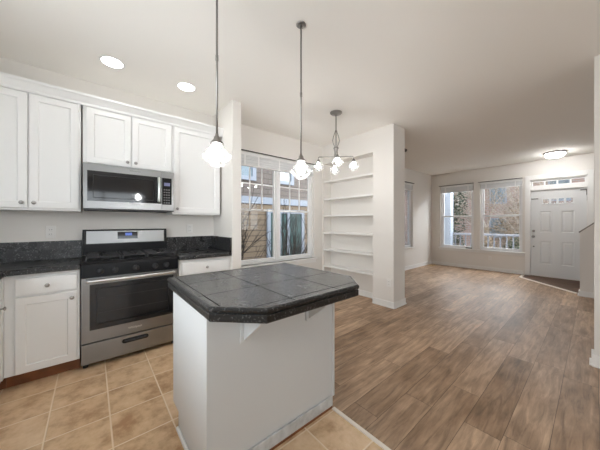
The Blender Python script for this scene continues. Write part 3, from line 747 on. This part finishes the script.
# control panel, slightly raked
b = nb(); prism(b, [(SF - 0.012, 0.79), (SF + 0.04, 0.79), (SF + 0.04, 0.9155), (SF - 0.002, 0.9155), (SF - 0.008, 0.90)], X0, X1, 'X'); obj('control_panel', b, M['black'], r)
for kx in (0.061, 0.163, 0.325, 0.484, 0.584):
    b = nb(); lathe(b, [(0.027, 0.0), (0.027, -0.006), (0.022, -0.010), (0.020, -0.030), (0.017, -0.034), (0.002, -0.034)], (kx, SF - 0.009, 0.842), 22, 'Y')
    box(b, kx - 0.005, kx + 0.005, SF - 0.052, SF - 0.043, 0.824, 0.860, 0.002); obj('knob', b, M['iron'], r)
# oven door
b = nb(); wall(b, 'Y', SF, SF + 0.028, X0 + 0.002, X1 - 0.002, 0.226, 0.786, [(-0.012, 0.652, 0.330, 0.728)]); dr = obj('oven_door', b, M['steel'], r)
b = nb(); box(b, -0.012, 0.652, SF + 0.0015, SF + 0.006, 0.330, 0.728); obj('oven_window', b, M['black_glass'], dr, 'dark oven window glass')
b = nb()
for zz in (0.47, 0.60): box(b, 0.045, 0.595, SF + 0.0008, SF + 0.0016, zz, zz + 0.004)
frame(b, 'Y', SF + 0.0006, SF + 0.0014, 0.035, 0.605, 0.375, 0.69, 0.003)
obj('oven_rack', b, M['iron'], dr)
b = nb(); pts = [(X0 + 0.035 + (X1 - X0 - 0.07) * k / 14, SF - 0.042 - 0.010 * math.sin(PI * k / 14), 0.763) for k in range(15)]
tube(b, pts, 0.0135, 12)
for xx in (X0 + 0.045, X1 - 0.045): tube(b, [(xx, SF - 0.043, 0.763), (xx, SF + 0.001, 0.763)], 0.011, 10)
obj('handle', b, M['chrome'], dr, 'polished steel oven handle')
text('badge', 'Whirlpool', 0.026, (0.318, SF - 0.0005, 0.280), (PI / 2, 0, 0), M['badge_light'], dr)
b = nb(); box(b, X0 + 0.002, X1 - 0.002, SF, SF + 0.028, 0.042, 0.215, 0.004); dw = obj('storage_drawer', b, M['steel'], r)
b = nb(); lathe(b, [(0.001, -0.004), (0.018, -0.003), (0.022, 0.0005)], (0, 0, 0), 20, 'Y')
for v in b.verts:
    v.co.x = 0.322 + (v.co.x + (0.085 if v.co.x > 0 else -0.085)); v.co.z = 0.166 + v.co.z; v.co.y += SF
obj('handle_recess', b, M['black'], dw, 'black pull handle')
b = nb(); tube(b, [(0.235, SF - 0.006, 0.171), (0.25, SF - 0.014, 0.169), (0.322, SF - 0.018, 0.166), (0.395, SF - 0.014, 0.169), (0.41, SF - 0.006, 0.171)], 0.008, 8); obj('handle', b, M['black_matte'], dw, 'black pull handle')
for xx in (X0 + 0.03, X1 - 0.03):
    for yy_ in (SF + 0.06, 3.3):
        b = nb(); lathe(b, [(0.018, 0.0), (0.018, 0.02), (0.010, 0.022), (0.010, 0.046)], (xx, yy_, 0), 14); obj('foot', b, M['black_matte'], r)
# backguard
b = nb(); prism(b, [(3.308, 0.94), (3.368, 0.94), (3.368, 1.196), (3.335, 1.196), (3.322, 1.188), (3.308, 1.04)], X0, X1, 'X'); bgd = obj('backguard', b, M['black'], r)
def on_guard(x0_, x1_, za, zb, out):
    yy = lambda z: 3.308 + (z - 1.04) * (0.014 / 0.148) - out
    b = nb(); prism(b, [(yy(za), za), (yy(za) + 0.006, za), (yy(zb) + 0.006, zb), (yy(zb), zb)], x0_, x1_, 'X'); return b
obj('steel_face', on_guard(X0 + 0.03, X1 - 0.03, 1.052, 1.180, 0.0025), M['steel'], bgd, 'brushed steel face panel')
obj('display', on_guard(0.216, 0.398, 1.094, 1.168, 0.004), M['black_glass'], bgd, 'black display window')
obj('clock_glow', on_guard(0.285, 0.345, 1.128, 1.156, 0.0045), M['display'], bgd, 'small blue lit readout')

# ------------------------------------------------------------------ microwave
r = thing('microwave', 'stainless over-the-range microwave under the short cabinet', 'microwave', (0.32, 3.2, 1.385))
MF = 2.98; A0, A1 = -0.058, 0.697
b = nb(); box(b, A0, A1, MF + 0.03, YW - 0.003, 1.388, 1.815, 0.003); obj('microwave_body', b, M['black_matte'], r)
b = nb(); wall(b, 'Y', MF, MF + 0.03, A0, 0.573, 1.402, 1.8155, [(-0.030, 0.568, 1.470, 1.750)]); md = obj('door', b, M['steel'], r)
b = nb(); box(b, -0.030, 0.568, MF + 0.002, MF + 0.008, 1.470, 1.750); obj('door_window', b, M['black_glass'], md, 'black glass door window')
b = nb(); frame(b, 'Y', MF + 0.0012, MF + 0.0022, 0.01, 0.50, 1.50, 1.715, 0.004); obj('window_border', b, M['iron'], md)
b = nb(); pts = [(0.545, MF - 0.022 - 0.016 * math.sin(PI * k / 12), 1.484 + 0.258 * k / 12) for k in range(13)]
tube(b, pts, 0.0135, 12)
for zz in (1.50, 1.726): tube(b, [(0.545, MF - 0.026, zz), (0.545, MF + 0.004, zz)], 0.010, 10)
obj('handle', b, M['chrome'], md, 'polished steel curved handle')
text('badge', 'Whirlpool', 0.022, (0.336, MF - 0.0005, 1.785), (PI / 2, 0, 0), M['badge'], md)
b = nb(); wall(b, 'Y', MF, MF + 0.03, 0.576, A1, 1.402, 1.8155, [(0.579, 0.672, 1.462, 1.748)]); cp = obj('control_panel', b, M['steel'], r)
b = nb(); box(b, 0.579, 0.672, MF + 0.0015, MF + 0.006, 1.462, 1.748); kp = obj('keypad', b, M['black_glass'], cp, 'black glass keypad')
b = nb(); box(b, 0.598, 0.655, MF + 0.0006, MF + 0.0016, 1.664, 1.698); obj('display', b, M['display_pale'], cp, 'pale lit display')
b = nb()
for i in range(3):
    for j in range(6): box(b, 0.594 + 0.022 * i, 0.610 + 0.022 * i, MF + 0.0008, MF + 0.0016, 1.475 + 0.028 * j, 1.489 + 0.028 * j)
obj('buttons', b, M['button'], cp)
b = nb(); box(b, A0, A1, MF + 0.004, MF + 0.03, 1.386, 1.401, 0.002); obj('lower_grille', b, M['black_matte'], r)

# ------------------------------------------------------------------ island
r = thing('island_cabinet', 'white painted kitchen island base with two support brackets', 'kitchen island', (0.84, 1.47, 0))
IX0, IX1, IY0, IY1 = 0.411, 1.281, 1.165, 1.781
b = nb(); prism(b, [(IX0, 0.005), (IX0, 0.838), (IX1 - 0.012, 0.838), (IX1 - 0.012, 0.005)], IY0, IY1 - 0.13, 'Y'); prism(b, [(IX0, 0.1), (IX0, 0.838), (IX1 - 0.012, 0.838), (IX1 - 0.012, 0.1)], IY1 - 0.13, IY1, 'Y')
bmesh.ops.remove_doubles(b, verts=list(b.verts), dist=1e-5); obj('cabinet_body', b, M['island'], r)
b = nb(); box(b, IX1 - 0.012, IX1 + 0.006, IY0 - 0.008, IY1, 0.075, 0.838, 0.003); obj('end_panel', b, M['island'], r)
b = nb(); box(b, IX0 + 0.02, IX1 - 0.03, IY1 - 0.129, IY1 - 0.11, 0.0, 0.099); obj('toe_board', b, M['toe'], r)
b = nb(); box(b, IX0, IX1 - 0.018, IY0 - 0.013, IY0 - 0.0005, 0.018, 0.085, 0.003); obj('base_moulding', b, mat('scuffed_grey_paint', (0.55, 0.56, 0.56), 0.5, noise=(14, 0.25)), r, 'scuffed grey base moulding')
b = nb(); box(b, IX0 + 0.005, IX1 - 0.02, IY0 - 0.010, IY0 + 0.05, 0.0, 0.018); obj('bare_plinth', b, M['toe'], r, 'exposed brown wood under the moulding')
b = nb(); box(b, IX0 - 0.016, IX0 - 0.0005, IY0, IY1 - 0.135, 0.0, 0.022, 0.005); obj('shoe_moulding', b, M['trim'], r)
for cx in (0.607, 1.052):
    b = nb(); box(b, cx - 0.03, cx + 0.03, IY0 - 0.012, IY0 - 0.0005, 0.655, 0.838, 0.003)
    prism(b, [(IY0 - 0.012, 0.665), (IY0 - 0.012, 0.837), (IY0 - 0.205, 0.837), (IY0 - 0.205, 0.822)], cx - 0.011, cx + 0.011, 'X'); obj('bracket', b, M['island'], r)
for k, (d0, d1) in enumerate(((IX0 + 0.02, 0.84), (0.846, IX1 - 0.025))):
    b = nb(); t = nb(); shaker(t, -d1, -d0, 0.115, 0.69, 0); merge(b, t, Matrix.Translation((0, IY1 + 0.0195, 0)) @ Matrix.Rotation(PI, 4, 'Z')); obj('door', b, M['cabinet'], r)
    b = nb(); box(b, d0, d1, IY1 + 0.0005, IY1 + 0.0195, 0.708, 0.836, 0.004); obj('drawer', b, M['cabinet'], r)
# island top: clipped corners, layered tile edge
r = thing('island_worktop', 'dark granite tile island worktop with clipped corners', 'countertop', (0.87, 1.35, 0.84))
TP = [(0.383, 1.81), (0.383, 1.065), (0.565, 0.885), (1.195, 0.885), (1.346, 1.06), (1.346, 1.81)]
def inset(poly, d):
    n = len(poly); out = []
    for i in range(n):
        p0, p1, p2 = Vector(poly[i - 1]), Vector(poly[i]), Vector(poly[(i + 1) % n])
        e1 = (p1 - p0).normalized(); e2 = (p2 - p1).normalized(); n1 = Vector((-e1.y, e1.x)); n2 = Vector((-e2.y, e2.x))
        k = d / (1 + n1.dot(n2)); q = p1 + (n1 + n2) * k; out.append((q.x, q.y))
    return out
b = nb(); prism(b, inset(TP, 0.016), 0.839, 0.9045); obj('tile_top', b, M['granite_tile'], r)
def rim(prof, nm):
    b = nb(); rings = [[b.verts.new((*p, z)) for p in inset(TP, d)] for d, z in prof]; n = len(TP)
    for a, c in zip(rings, rings[1:] + rings[:1]):
        for k in range(n): b.faces.new((a[k], a[(k + 1) % n], c[(k + 1) % n], c[k]))
    obj(nm, b, M['granite_edge'], r)
rim([(0.018, 0.9046), (0.012, 0.906), (0.005, 0.9055), (0.0, 0.900), (-0.001, 0.893), (0.001, 0.884), (0.005, 0.880), (0.018, 0.879)], 'upper_edge_tile')
rim([(0.018, 0.8775), (0.006, 0.877), (0.002, 0.873), (0.003, 0.846), (0.007, 0.840), (0.018, 0.8385)], 'lower_edge_tile')

# ------------------------------------------------------------------ alcove bookcase
r = thing('built_in_bookcase', 'white built-in bookcase of six shelves in the wall alcove', 'bookcase', (3.52, 2.78, 0))
for zt in (2.060, 1.727, 1.412, 1.09, 0.770, 0.455):
    b = nb(); box(b, 3.409, NX - 0.0005, NY0 + 0.0005, NY1 - 0.0005, zt - 0.030, zt, 0.003); obj('shelf', b, M['shelf'], r)

# ------------------------------------------------------------------ lamps
def recessed(x, y, label):
    r = thing('recessed_light', label, 'ceiling light', (x, y, H), 'recessed kitchen ceiling lights')
    b = nb(); lathe(b, [(0.096, H - 0.0005), (0.096, H - 0.005), (0.088, H - 0.008), (0.079, H - 0.004), (0.079, H - 0.0005)], (x, y, 0), 32); obj('trim_ring', b, M['trim'], r)
    b = nb(); lathe(b, [(0.0785, H - 0.001), (0.0785, H - 0.0035), (0.03, H - 0.005), (0.002, H - 0.0052)], (x, y, 0), 32); obj('lens', b, M['lens_recessed'], r)
recessed(0.146, 2.84, 'round recessed ceiling light nearer the left photo edge')
recessed(0.785, 2.84, 'round recessed ceiling light nearer the hanging pendants')

def shade_profile(s):
    # schoolhouse bell: neck, shoulder step, wide belly, rounded bottom
    return [(0.030 * s, 0.00), (0.030 * s, -0.016 * s), (0.043 * s, -0.026 * s), (0.052 * s, -0.040 * s), (0.053 * s, -0.047 * s), (0.074 * s, -0.060 * s),
            (0.080 * s, -0.074 * s), (0.078 * s, -0.088 * s), (0.062 * s, -0.104 * s), (0.050 * s, -0.113 * s), (0.047 * s, -0.117 * s), (0.034 * s, -0.130 * s), (0.012 * s, -0.138 * s)]
def shell(b, prof, c, n=48, rip=24, amp=0.006):
    rings = []
    for i, (rad, h) in enumerate(prof):
        rings.append([b.verts.new((c[0] + rad * (1 + amp * math.cos(rip * 2 * PI * k / n)) * math.cos(2 * PI * k / n), c[1] + rad * (1 + amp * math.cos(rip * 2 * PI * k / n)) * math.sin(2 * PI * k / n), c[2] + h)) for k in range(n)])
    for q, s in zip(rings, rings[1:]):
        for k in range(n):
            f = b.faces.new((q[k], q[(k + 1) % n], s[(k + 1) % n], s[k])); f.smooth = True

def pendant(x, y, label):
    zb = 1.585; zs = zb + 0.145
    r = thing('pendant_light', label, 'pendant lamp', (x, y, zb), 'glass pendants over the island')
    b = nb(); lathe(b, [(0.036, H - 0.0005), (0.036, H - 0.005), (0.030, H - 0.010), (0.010, H - 0.012)], (x, y, 0), 28); obj('canopy', b, M['nickel'], r)
    b = nb(); tube(b, [(x, y, H - 0.010), (x, y, zs + 0.038)], 0.0062, 10); lathe(b, [(0.0085, 2.2), (0.0085, 2.23)], (x, y, 0), 12); obj('rod', b, M['nickel'], r)
    b = nb(); lathe(b, [(0.008, zs + 0.050), (0.010, zs + 0.036), (0.017, zs + 0.030), (0.018, zs + 0.020), (0.022, zs + 0.012), (0.034, zs + 0.000), (0.038, zs - 0.008), (0.036, zs - 0.012), (0.02, zs - 0.010)], (x, y, 0), 28); obj('socket_cap', b, M['nickel'], r)
    b = nb(); shell(b, shade_profile(1.0), (x, y, zs - 0.006)); obj('lamp_shade', b, M['shade'], r, 'clear ribbed schoolhouse glass shade')
    b = nb(); lathe(b, [(0.010, zs - 0.022), (0.018, zs - 0.040), (0.027, zs - 0.062), (0.029, zs - 0.078), (0.024, zs - 0.094), (0.012, zs - 0.104), (0.002, zs - 0.106)], (x, y, 0), 24); obj('bulb', b, M['bulb_pendant'], r)
pendant(0.553, 1.40, 'pendant lamp in front of the white cabinets, left of the two')
pendant(1.188, 1.40, 'pendant lamp in front of the dining window, right of the two')

# chandelier
cx, cy = 2.492, 2.217
r = thing('chandelier', 'four-arm nickel chandelier with glass shades over dining area', 'chandelier', (cx, cy, 1.95))
b = nb(); lathe(b, [(0.08, H - 0.0005), (0.08, H - 0.010), (0.066, H - 0.022), (0.02, H - 0.030), (0.012, H - 0.05)], (cx, cy, 0), 32); obj('canopy', b, M['nickel'], r)
b = nb(); tube(b, [(cx, cy, H - 0.04), (cx, cy, 2.20)], 0.007, 10); obj('stem', b, M['nickel'], r)
b = nb()
for k in range(4):
    t = PI / 4 + k * PI / 2
    pts = [(cx + math.cos(t) * q, cy + math.sin(t) * q, z) for q, z in ((0.006, 2.50), (0.014, 2.47), (0.035, 2.41), (0.045, 2.36), (0.036, 2.32), (0.016, 2.28), (0.012, 2.255))]
    tube(b, pts, 0.0045, 6)
obj('wire_cage', b, M['nickel'], r)
b = nb(); lathe(b, [(0.010, 2.275), (0.032, 2.268), (0.034, 2.252), (0.024, 2.245), (0.020, 2.20), (0.026, 2.15), (0.028, 2.11), (0.020, 2.10), (0.008, 2.085), (0.003, 2.08)], (cx, cy, 0), 24); obj('hub', b, M['nickel'], r)
fwd = math.atan2(math.cos(math.radians(40.077)), math.sin(math.radians(40.077)))
for k in range(4):
    t = fwd + math.radians(-4) + k * PI / 2; R_ = 0.232
    dx, dy = math.cos(t), math.sin(t)
    px, py = cx + dx * R_, cy + dy * R_
    b = nb(); tube(b, [(cx + dx * 0.02, cy + dy * 0.02, 2.142), (cx + dx * 0.12, cy + dy * 0.12, 2.146), (px - dx * 0.012, py - dy * 0.012, 2.146), (px, py, 2.138), (px, py, 2.10)], 0.0062, 8); arm = obj('arm', b, M['nickel'], r)
    b = nb(); lathe(b, [(0.009, 2.115), (0.018, 2.105), (0.022, 2.085), (0.027, 2.072), (0.015, 2.072)], (px, py, 0), 20); obj('socket_cap', b, M['nickel'], arm)
    b = nb(); shell(b, [(q * 0.94, z * 0.92) for q, z in [(0.030, 0), (0.040, -0.018), (0.060, -0.040), (0.072, -0.066), (0.070, -0.078), (0.052, -0.102), (0.036, -0.122), (0.014, -0.130)]], (px, py, 2.078), 40, 20, 0.006); obj('lamp_shade', b, M['shade'], arm, 'clear ribbed glass shade')
    b = nb(); lathe(b, [(0.008, 2.068), (0.014, 2.055), (0.021, 2.035), (0.022, 2.022), (0.017, 2.005), (0.003, 1.996)], (px, py, 0), 20); obj('bulb', b, M['bulb_chandelier'], arm)

# flush ceiling light by the door
fx, fy = 7.40, 0.535
r = thing('flush_ceiling_light', 'round flush ceiling light with glowing bowl near the front door', 'ceiling light', (fx, fy, H))
b = nb(); lathe(b, [(0.175, H - 0.0005), (0.178, H - 0.02), (0.170, H - 0.032), (0.150, H - 0.03), (0.150, H - 0.0005)], (fx, fy, 0), 40); obj('rim', b, M['nickel'], r)
b = nb(); lathe(b, [(0.149, H - 0.028), (0.150, H - 0.040), (0.135, H - 0.075), (0.100, H - 0.100), (0.05, H - 0.113), (0.004, H - 0.116)], (fx, fy, 0), 40); obj('glass_bowl', b, M['bowl_flush'], r)
b = nb(); lathe(b, [(0.004, H - 0.114), (0.010, H - 0.118), (0.008, H - 0.128), (0.002, H - 0.132)], (fx, fy, 0), 14); obj('finial', b, M['nickel'], r)

# ------------------------------------------------------------------ small fittings
def outlet(loc, axis, label):
    x, y, z = loc
    r = thing('wall_outlet', label, 'power outlet', loc)
    b = nb(); t = nb(); box(t, -0.036, 0.036, -0.006, -0.0003, -0.058, 0.058, 0.003)
    rot = 0 if axis == 'Y' else -PI / 2
    mt = Matrix.Translation(loc) @ Matrix.Rotation(rot, 4, 'Z')
    merge(b, t, mt); obj('cover_plate', b, M['plastic'], r)
    for dz in (-0.022, 0.022):
        b = nb(); t = nb(); box(t, -0.017, 0.017, -0.0085, -0.0055, dz - 0.015, dz + 0.015, 0.002); merge(b, t, mt); so = obj('socket', b, M['plastic'], r)
        b = nb(); t = nb(); box(t, -0.008, -0.0055, -0.0092, -0.008, dz - 0.004, dz + 0.006); box(t, 0.0055, 0.008, -0.0092, -0.008, dz - 0.004, dz + 0.006); merge(b, t, mt); obj('slots', b, M['slot'], so)
outlet((-0.30, YW, 1.178), 'Y', 'white duplex outlet on kitchen wall above the black backsplash')
outlet((0.975, YW, 1.19), 'Y', 'white outlet on kitchen wall right of the range, under tall cabinet')
outlet((3.412, 1.985, 0.365), 'X', 'white outlet low on the pillar beside the bookcase alcove')
outlet((XF, 1.785, 0.333), 'X', 'white outlet under the front windows near the floor')

b = nb(); lathe(b, [(0.028, 0.0), (0.028, 0.006), (0.012, 0.010), (0.010, 0.030), (0.014, 0.034), (0.014, 0.042), (0.004, 0.06)], (3.745, 1.93, 2.415), 18, 'X'); lathe(b, [(0.004, 0.059), (0.006, 0.066), (0.024, 0.068), (0.024, 0.072), (0.004, 0.073), (0.003, 0.10)], (3.745, 1.93, 2.415), 16, 'X')
tube(b, [(3.787, 1.918, 2.415), (3.808, 1.916, 2.415)], 0.003, 6); tube(b, [(3.787, 1.942, 2.415), (3.808, 1.944, 2.415)], 0.003, 6)
o = obj('fire_sprinkler', b, M['sprinkler']); tag(o, 'small dark sprinkler head sticking out of the pillar near ceiling', 'sprinkler')

vx, vy = 7.72, 3.08
r = thing('floor_vent', 'tan floor register in the corner under the front windows', 'floor vent', (vx, vy, 0))
b = nb()
box(b, vx - 0.15, vx + 0.15, vy - 0.06, vy - 0.042, 0.0, 0.007, 0.002); box(b, vx - 0.15, vx + 0.15, vy + 0.042, vy + 0.06, 0.0, 0.007, 0.002); box(b, vx - 0.15, vx - 0.132, vy - 0.042, vy + 0.042, 0.0, 0.007, 0.002); box(b, vx + 0.132, vx + 0.15, vy - 0.042, vy + 0.042, 0.0, 0.007, 0.002); obj('frame', b, M['brass'], r)
b = nb()
for k in range(12): box(b, vx - 0.128 + k * 0.0225, vx - 0.118 + k * 0.0225, vy - 0.042, vy + 0.042, 0.0005, 0.006, 0.001)
obj('louvres', b, M['brass'], r)

# ------------------------------------------------------------------ outside
b = nb(); box(b, -12, 45, YW + 0.3, 40, -0.75, -0.7); box(b, XF + 0.4, 45, -25, YW + 0.3, -0.75, -0.7); struct('ground', b, M['ground'])
b = nb(); box(b, XF + 0.16, 10.15, -3.0, 3.9, -0.2, -0.08); struct('porch_floor', b, M['deck'])

# neighbouring house across the side yard
NYF = 7.0
r = thing('neighbor_house', 'tan shingled house with white window trim outside the dining window', 'house', (4.5, NYF, -0.7))
b = nb(); box(b, -3, 13.5, NYF, NYF + 6, -0.7, 1.92); obj('lower_wall', b, M['siding'], r)
b = nb(); box(b, -3, 13.5, NYF, NYF + 6, 1.92, 5.6); obj('upper_wall', b, M['siding_upper'], r)
b = nb(); box(b, -3, 13.5, NYF - 0.05, NYF - 0.001, 1.88, 2.10, 0.004); obj('trim_band', b, M['ext_white'], r)
def nwin(x0, x1, z0, z1, pm, bars=()):
    b = nb(); frame(b, 'Y', NYF - 0.07, NYF - 0.001, x0, x1, z0, z1, 0.13)
    for q in bars: box(b, q - 0.05, q + 0.05, NYF - 0.06, NYF - 0.001, z0 + 0.13, z1 - 0.13, 0.003)
    f = obj('window_frame', b, M['ext_white'], r)
    b = nb(); box(b, x0 + 0.13, x1 - 0.13, NYF - 0.03, NYF - 0.004, z0 + 0.13, z1 - 0.13); obj('pane', b, pm, f)
nwin(2.9, 4.02, 2.60, 3.5, M['ext_pane_blue']); nwin(4.72, 5.56, 2.60, 3.5, M['ext_pane_blue'])
nwin(4.44, 6.05, -0.15, 1.72, M['ext_pane'], (4.95, 5.32)); nwin(8.5, 10.0, 0.2, 1.72, M['ext_pane'], (9.25,))
b = nb(); prism(b, [(NYF - 0.7, 5.55), (NYF + 3, 7.6), (NYF + 6.7, 5.55)], -3.4, 13.9, 'X'); obj('roof', b, M['roof'], r)

KEEP = YW + 0.45
def branch(b, p, d, ln, rad, depth, spread, n=5):
    p = Vector(p); d = Vector(d).normalized(); pts = [p]; rs = [rad]
    seg = 3
    for k in range(seg):
        d = (d + Vector((random.uniform(-1, 1), random.uniform(-1, 1), random.uniform(-0.3, 0.9))) * 0.16).normalized()
        q = pts[-1] + d * ln / seg
        if q.y < KEEP: q.y = KEEP + 0.02 * random.random()
        pts.append(q); rs.append(rad * (1 - 0.4 * (k + 1) / seg))
    tube(b, pts, rs, n if rad > 0.01 else 4, False)
    if depth <= 0: return
    for _ in range(random.choice((2, 3))):
        k = random.choice((1, 2, 3)); a, c = frame_of(d); t = random.uniform(0, 2 * PI)
        nd = (d + (a * math.cos(t) + c * math.sin(t)) * random.uniform(0.5, 1.0) * spread + Vector((0, 0, 0.15))).normalized()
        branch(b, pts[k], nd, ln * random.uniform(0.6, 0.85), rs[k] * 0.66, depth - 1, spread, n)
    branch(b, pts[-1], d, ln * 0.8, rs[-1], depth - 1, spread, n)

def bare_shrub(x, y, h, stems, label):
    r = thing('bare_shrub', label, 'shrub', (x, y, -0.7))
    b = nb()
    for k in range(stems):
        t = random.uniform(0, 2 * PI)
        branch(b, (x + 0.08 * math.cos(t), y + 0.08 * math.sin(t), -0.72), (math.cos(t) * 0.42, math.sin(t) * 0.25, 1), h * 0.36, 0.036, 3, 0.75)
    obj('branches', b, M['bark_dark'], r)
bare_shrub(2.2, 4.75, 2.9, 6, 'leafless dark shrub with forked stems close outside the dining window, left half')
bare_shrub(4.0, 5.5, 2.5, 5, 'leafless dark shrub outside the dining window, right half')

def leaves(b, c, rad, n, size):
    for _ in range(n):
        v = Vector((random.gauss(0, 1), random.gauss(0, 1), random.gauss(0, 1))).normalized() * (random.random() ** 0.4)
        p = Vector(c) + Vector((v.x * rad[0], v.y * rad[1], v.z * rad[2]))
        a = Vector((random.uniform(-1, 1), random.uniform(-1, 1), random.uniform(-1, 1))).normalized(); e, f = frame_of(a)
        s = size * random.uniform(0.6, 1.4)
        b.faces.new([b.verts.new(p + q) for q in (e * s, f * s * 0.4, -e * s, -f * s * 0.4)])
KEEP = -50
def tree(x, y, h, label, leaf=None, nl=0, rad=(1.4, 1.4, 1.5), zc=2.6, depth=4, size=0.09):
    r = thing('garden_tree', label, 'tree', (x, y, -0.7), 'trees beyond the porch')
    b = nb()
    branch(b, (x, y, -0.72), (random.uniform(-0.1, 0.1), random.uniform(-0.1, 0.1), 1), h * 0.30, 0.11, depth, 0.85, 7)
    obj('trunk', b, M['bark'], r)
    if leaf:
        b = nb(); leaves(b, (x, y, zc), rad, nl, size); obj('foliage', b, leaf, r)
tree(12.2, 4.0, 5.2, 'tree nearest the porch post in left front window', M['green_leaf'], 1500, (0.45, 0.55, 1.6), 1.9, 4, 0.05)
tree(15.3, 3.35, 5.6, 'tall bare tree in the middle of right front window', M['dry_leaf'], 500, (0.6, 0.5, 1.4), 2.6, 5, 0.04)
tree(12.7, 1.55, 4.8, 'bare tree in the right front window close to the entry door side', M['dry_leaf'], 350, (0.5, 0.5, 1.0), 2.4, 5, 0.04)
tree(17.6, 6.4, 6.0, 'far tree with tan leaves behind the left front window', M['dry_leaf'], 2600, (1.1, 1.1, 1.9), 2.4, 4, 0.06)
tree(20.0, 2.7, 5.4, 'far tree with tan leaves behind the right front window', M['dry_leaf'], 2200, (1.1, 1.2, 1.3), 1.6, 4, 0.06)
def hedge(x, y, rad, n, m, label):
    r = thing('garden_shrub', label, 'shrub', (x, y, -0.7), 'shrubs beyond the porch')
    b = nb()
    for k in range(9): branch(b, (x + random.uniform(-.3, .3) * rad[0], y + random.uniform(-.6, .6) * rad[1], -0.72), (random.uniform(-.4, .4), random.uniform(-.5, .5), 1), 0.55, 0.018, 2, 0.8, 4)
    obj('stems', b, M['bark'], r)
    b = nb(); leaves(b, (x, y, -0.7 + rad[2]), rad, n, 0.045); obj('foliage', b, m, r)
hedge(11.4, 1.75, (0.45, 0.42, 0.8), 1300, M['green_leaf'], 'dark green shrub low behind the railing in right front window')
hedge(11.5, 3.75, (0.45, 0.42, 0.85), 1300, M['green_leaf'], 'dark green shrub low behind the railing in left front window')
hedge(11.6, 2.72, (0.4, 0.33, 0.95), 1300, M['dry_leaf'], 'dry tan shrub behind the railing between the front windows')
hedge(15.4, 6.0, (0.8, 0.7, 1.4), 2400, M['dry_leaf'], 'dry tan shrub far behind the left front window')
hedge(17.2, 3.0, (0.8, 0.9, 1.2), 2400, M['dry_leaf'], 'dry tan shrub far behind the right front window')

# far brick house across the street
r = thing('brick_house', 'pinkish brick house seen through the door transom panes', 'house', (22, 2, -0.7))
b = nb(); box(b, 22, 28, -8, 14.0, -0.7, 4.6); obj('brick_wall', b, M['brick'], r)
b = nb(); prism(b, [(21.3, 4.6), (25, 6.6), (28.7, 4.6)], -8.4, 14.4, 'Y'); obj('roof', b, M['roof'], r)
for y0_, z0_ in ((0.9, 2.6), (3.9, 2.6), (-1.6, 2.6), (0.9, 0.2), (3.9, 0.2)):
    b = nb(); frame(b, 'X', 21.93, 21.999, y0_, y0_ + 1.0, z0_, z0_ + 1.4, 0.1); f = obj('window_frame', b, M['ext_white'], r)
    b = nb(); box(b, 21.96, 21.99, y0_ + 0.1, y0_ + 0.9, z0_ + 0.1, z0_ + 1.3); obj('pane', b, M['ext_pane_blue'], f)
# porch railing and column
r = thing('porch_railing', 'grey porch railing with upright balusters outside the front windows', 'railing', (10.0, 1.0, -0.08))
b = nb(); box(b, 9.95, 10.05, -2.8, 3.28, 0.84, 0.905, 0.006); obj('top_rail', b, M['ext_grey'], r)
b = nb(); box(b, 9.965, 10.035, -2.8, 3.28, -0.01, 0.05, 0.006); obj('bottom_rail', b, M['ext_grey'], r)
y = -2.7
while y < 3.25:
    b = nb(); box(b, 9.98, 10.02, y - 0.018, y + 0.018, 0.05, 0.84, 0.002); obj('baluster', b, M['ext_grey'], r); y += 0.16
r = thing('porch_column', 'square white porch column in the left front window', 'column', (10.0, 3.5, -0.08))
b = nb(); box(b, 9.82, 10.14, 3.29, 3.72, -0.08, 0.12, 0.01); obj('column_base', b, M['ext_white'], r)
b = nb(); box(b, 9.85, 10.11, 3.32, 3.69, 0.12, 3.0, 0.008); obj('column_shaft', b, M['ext_white'], r)
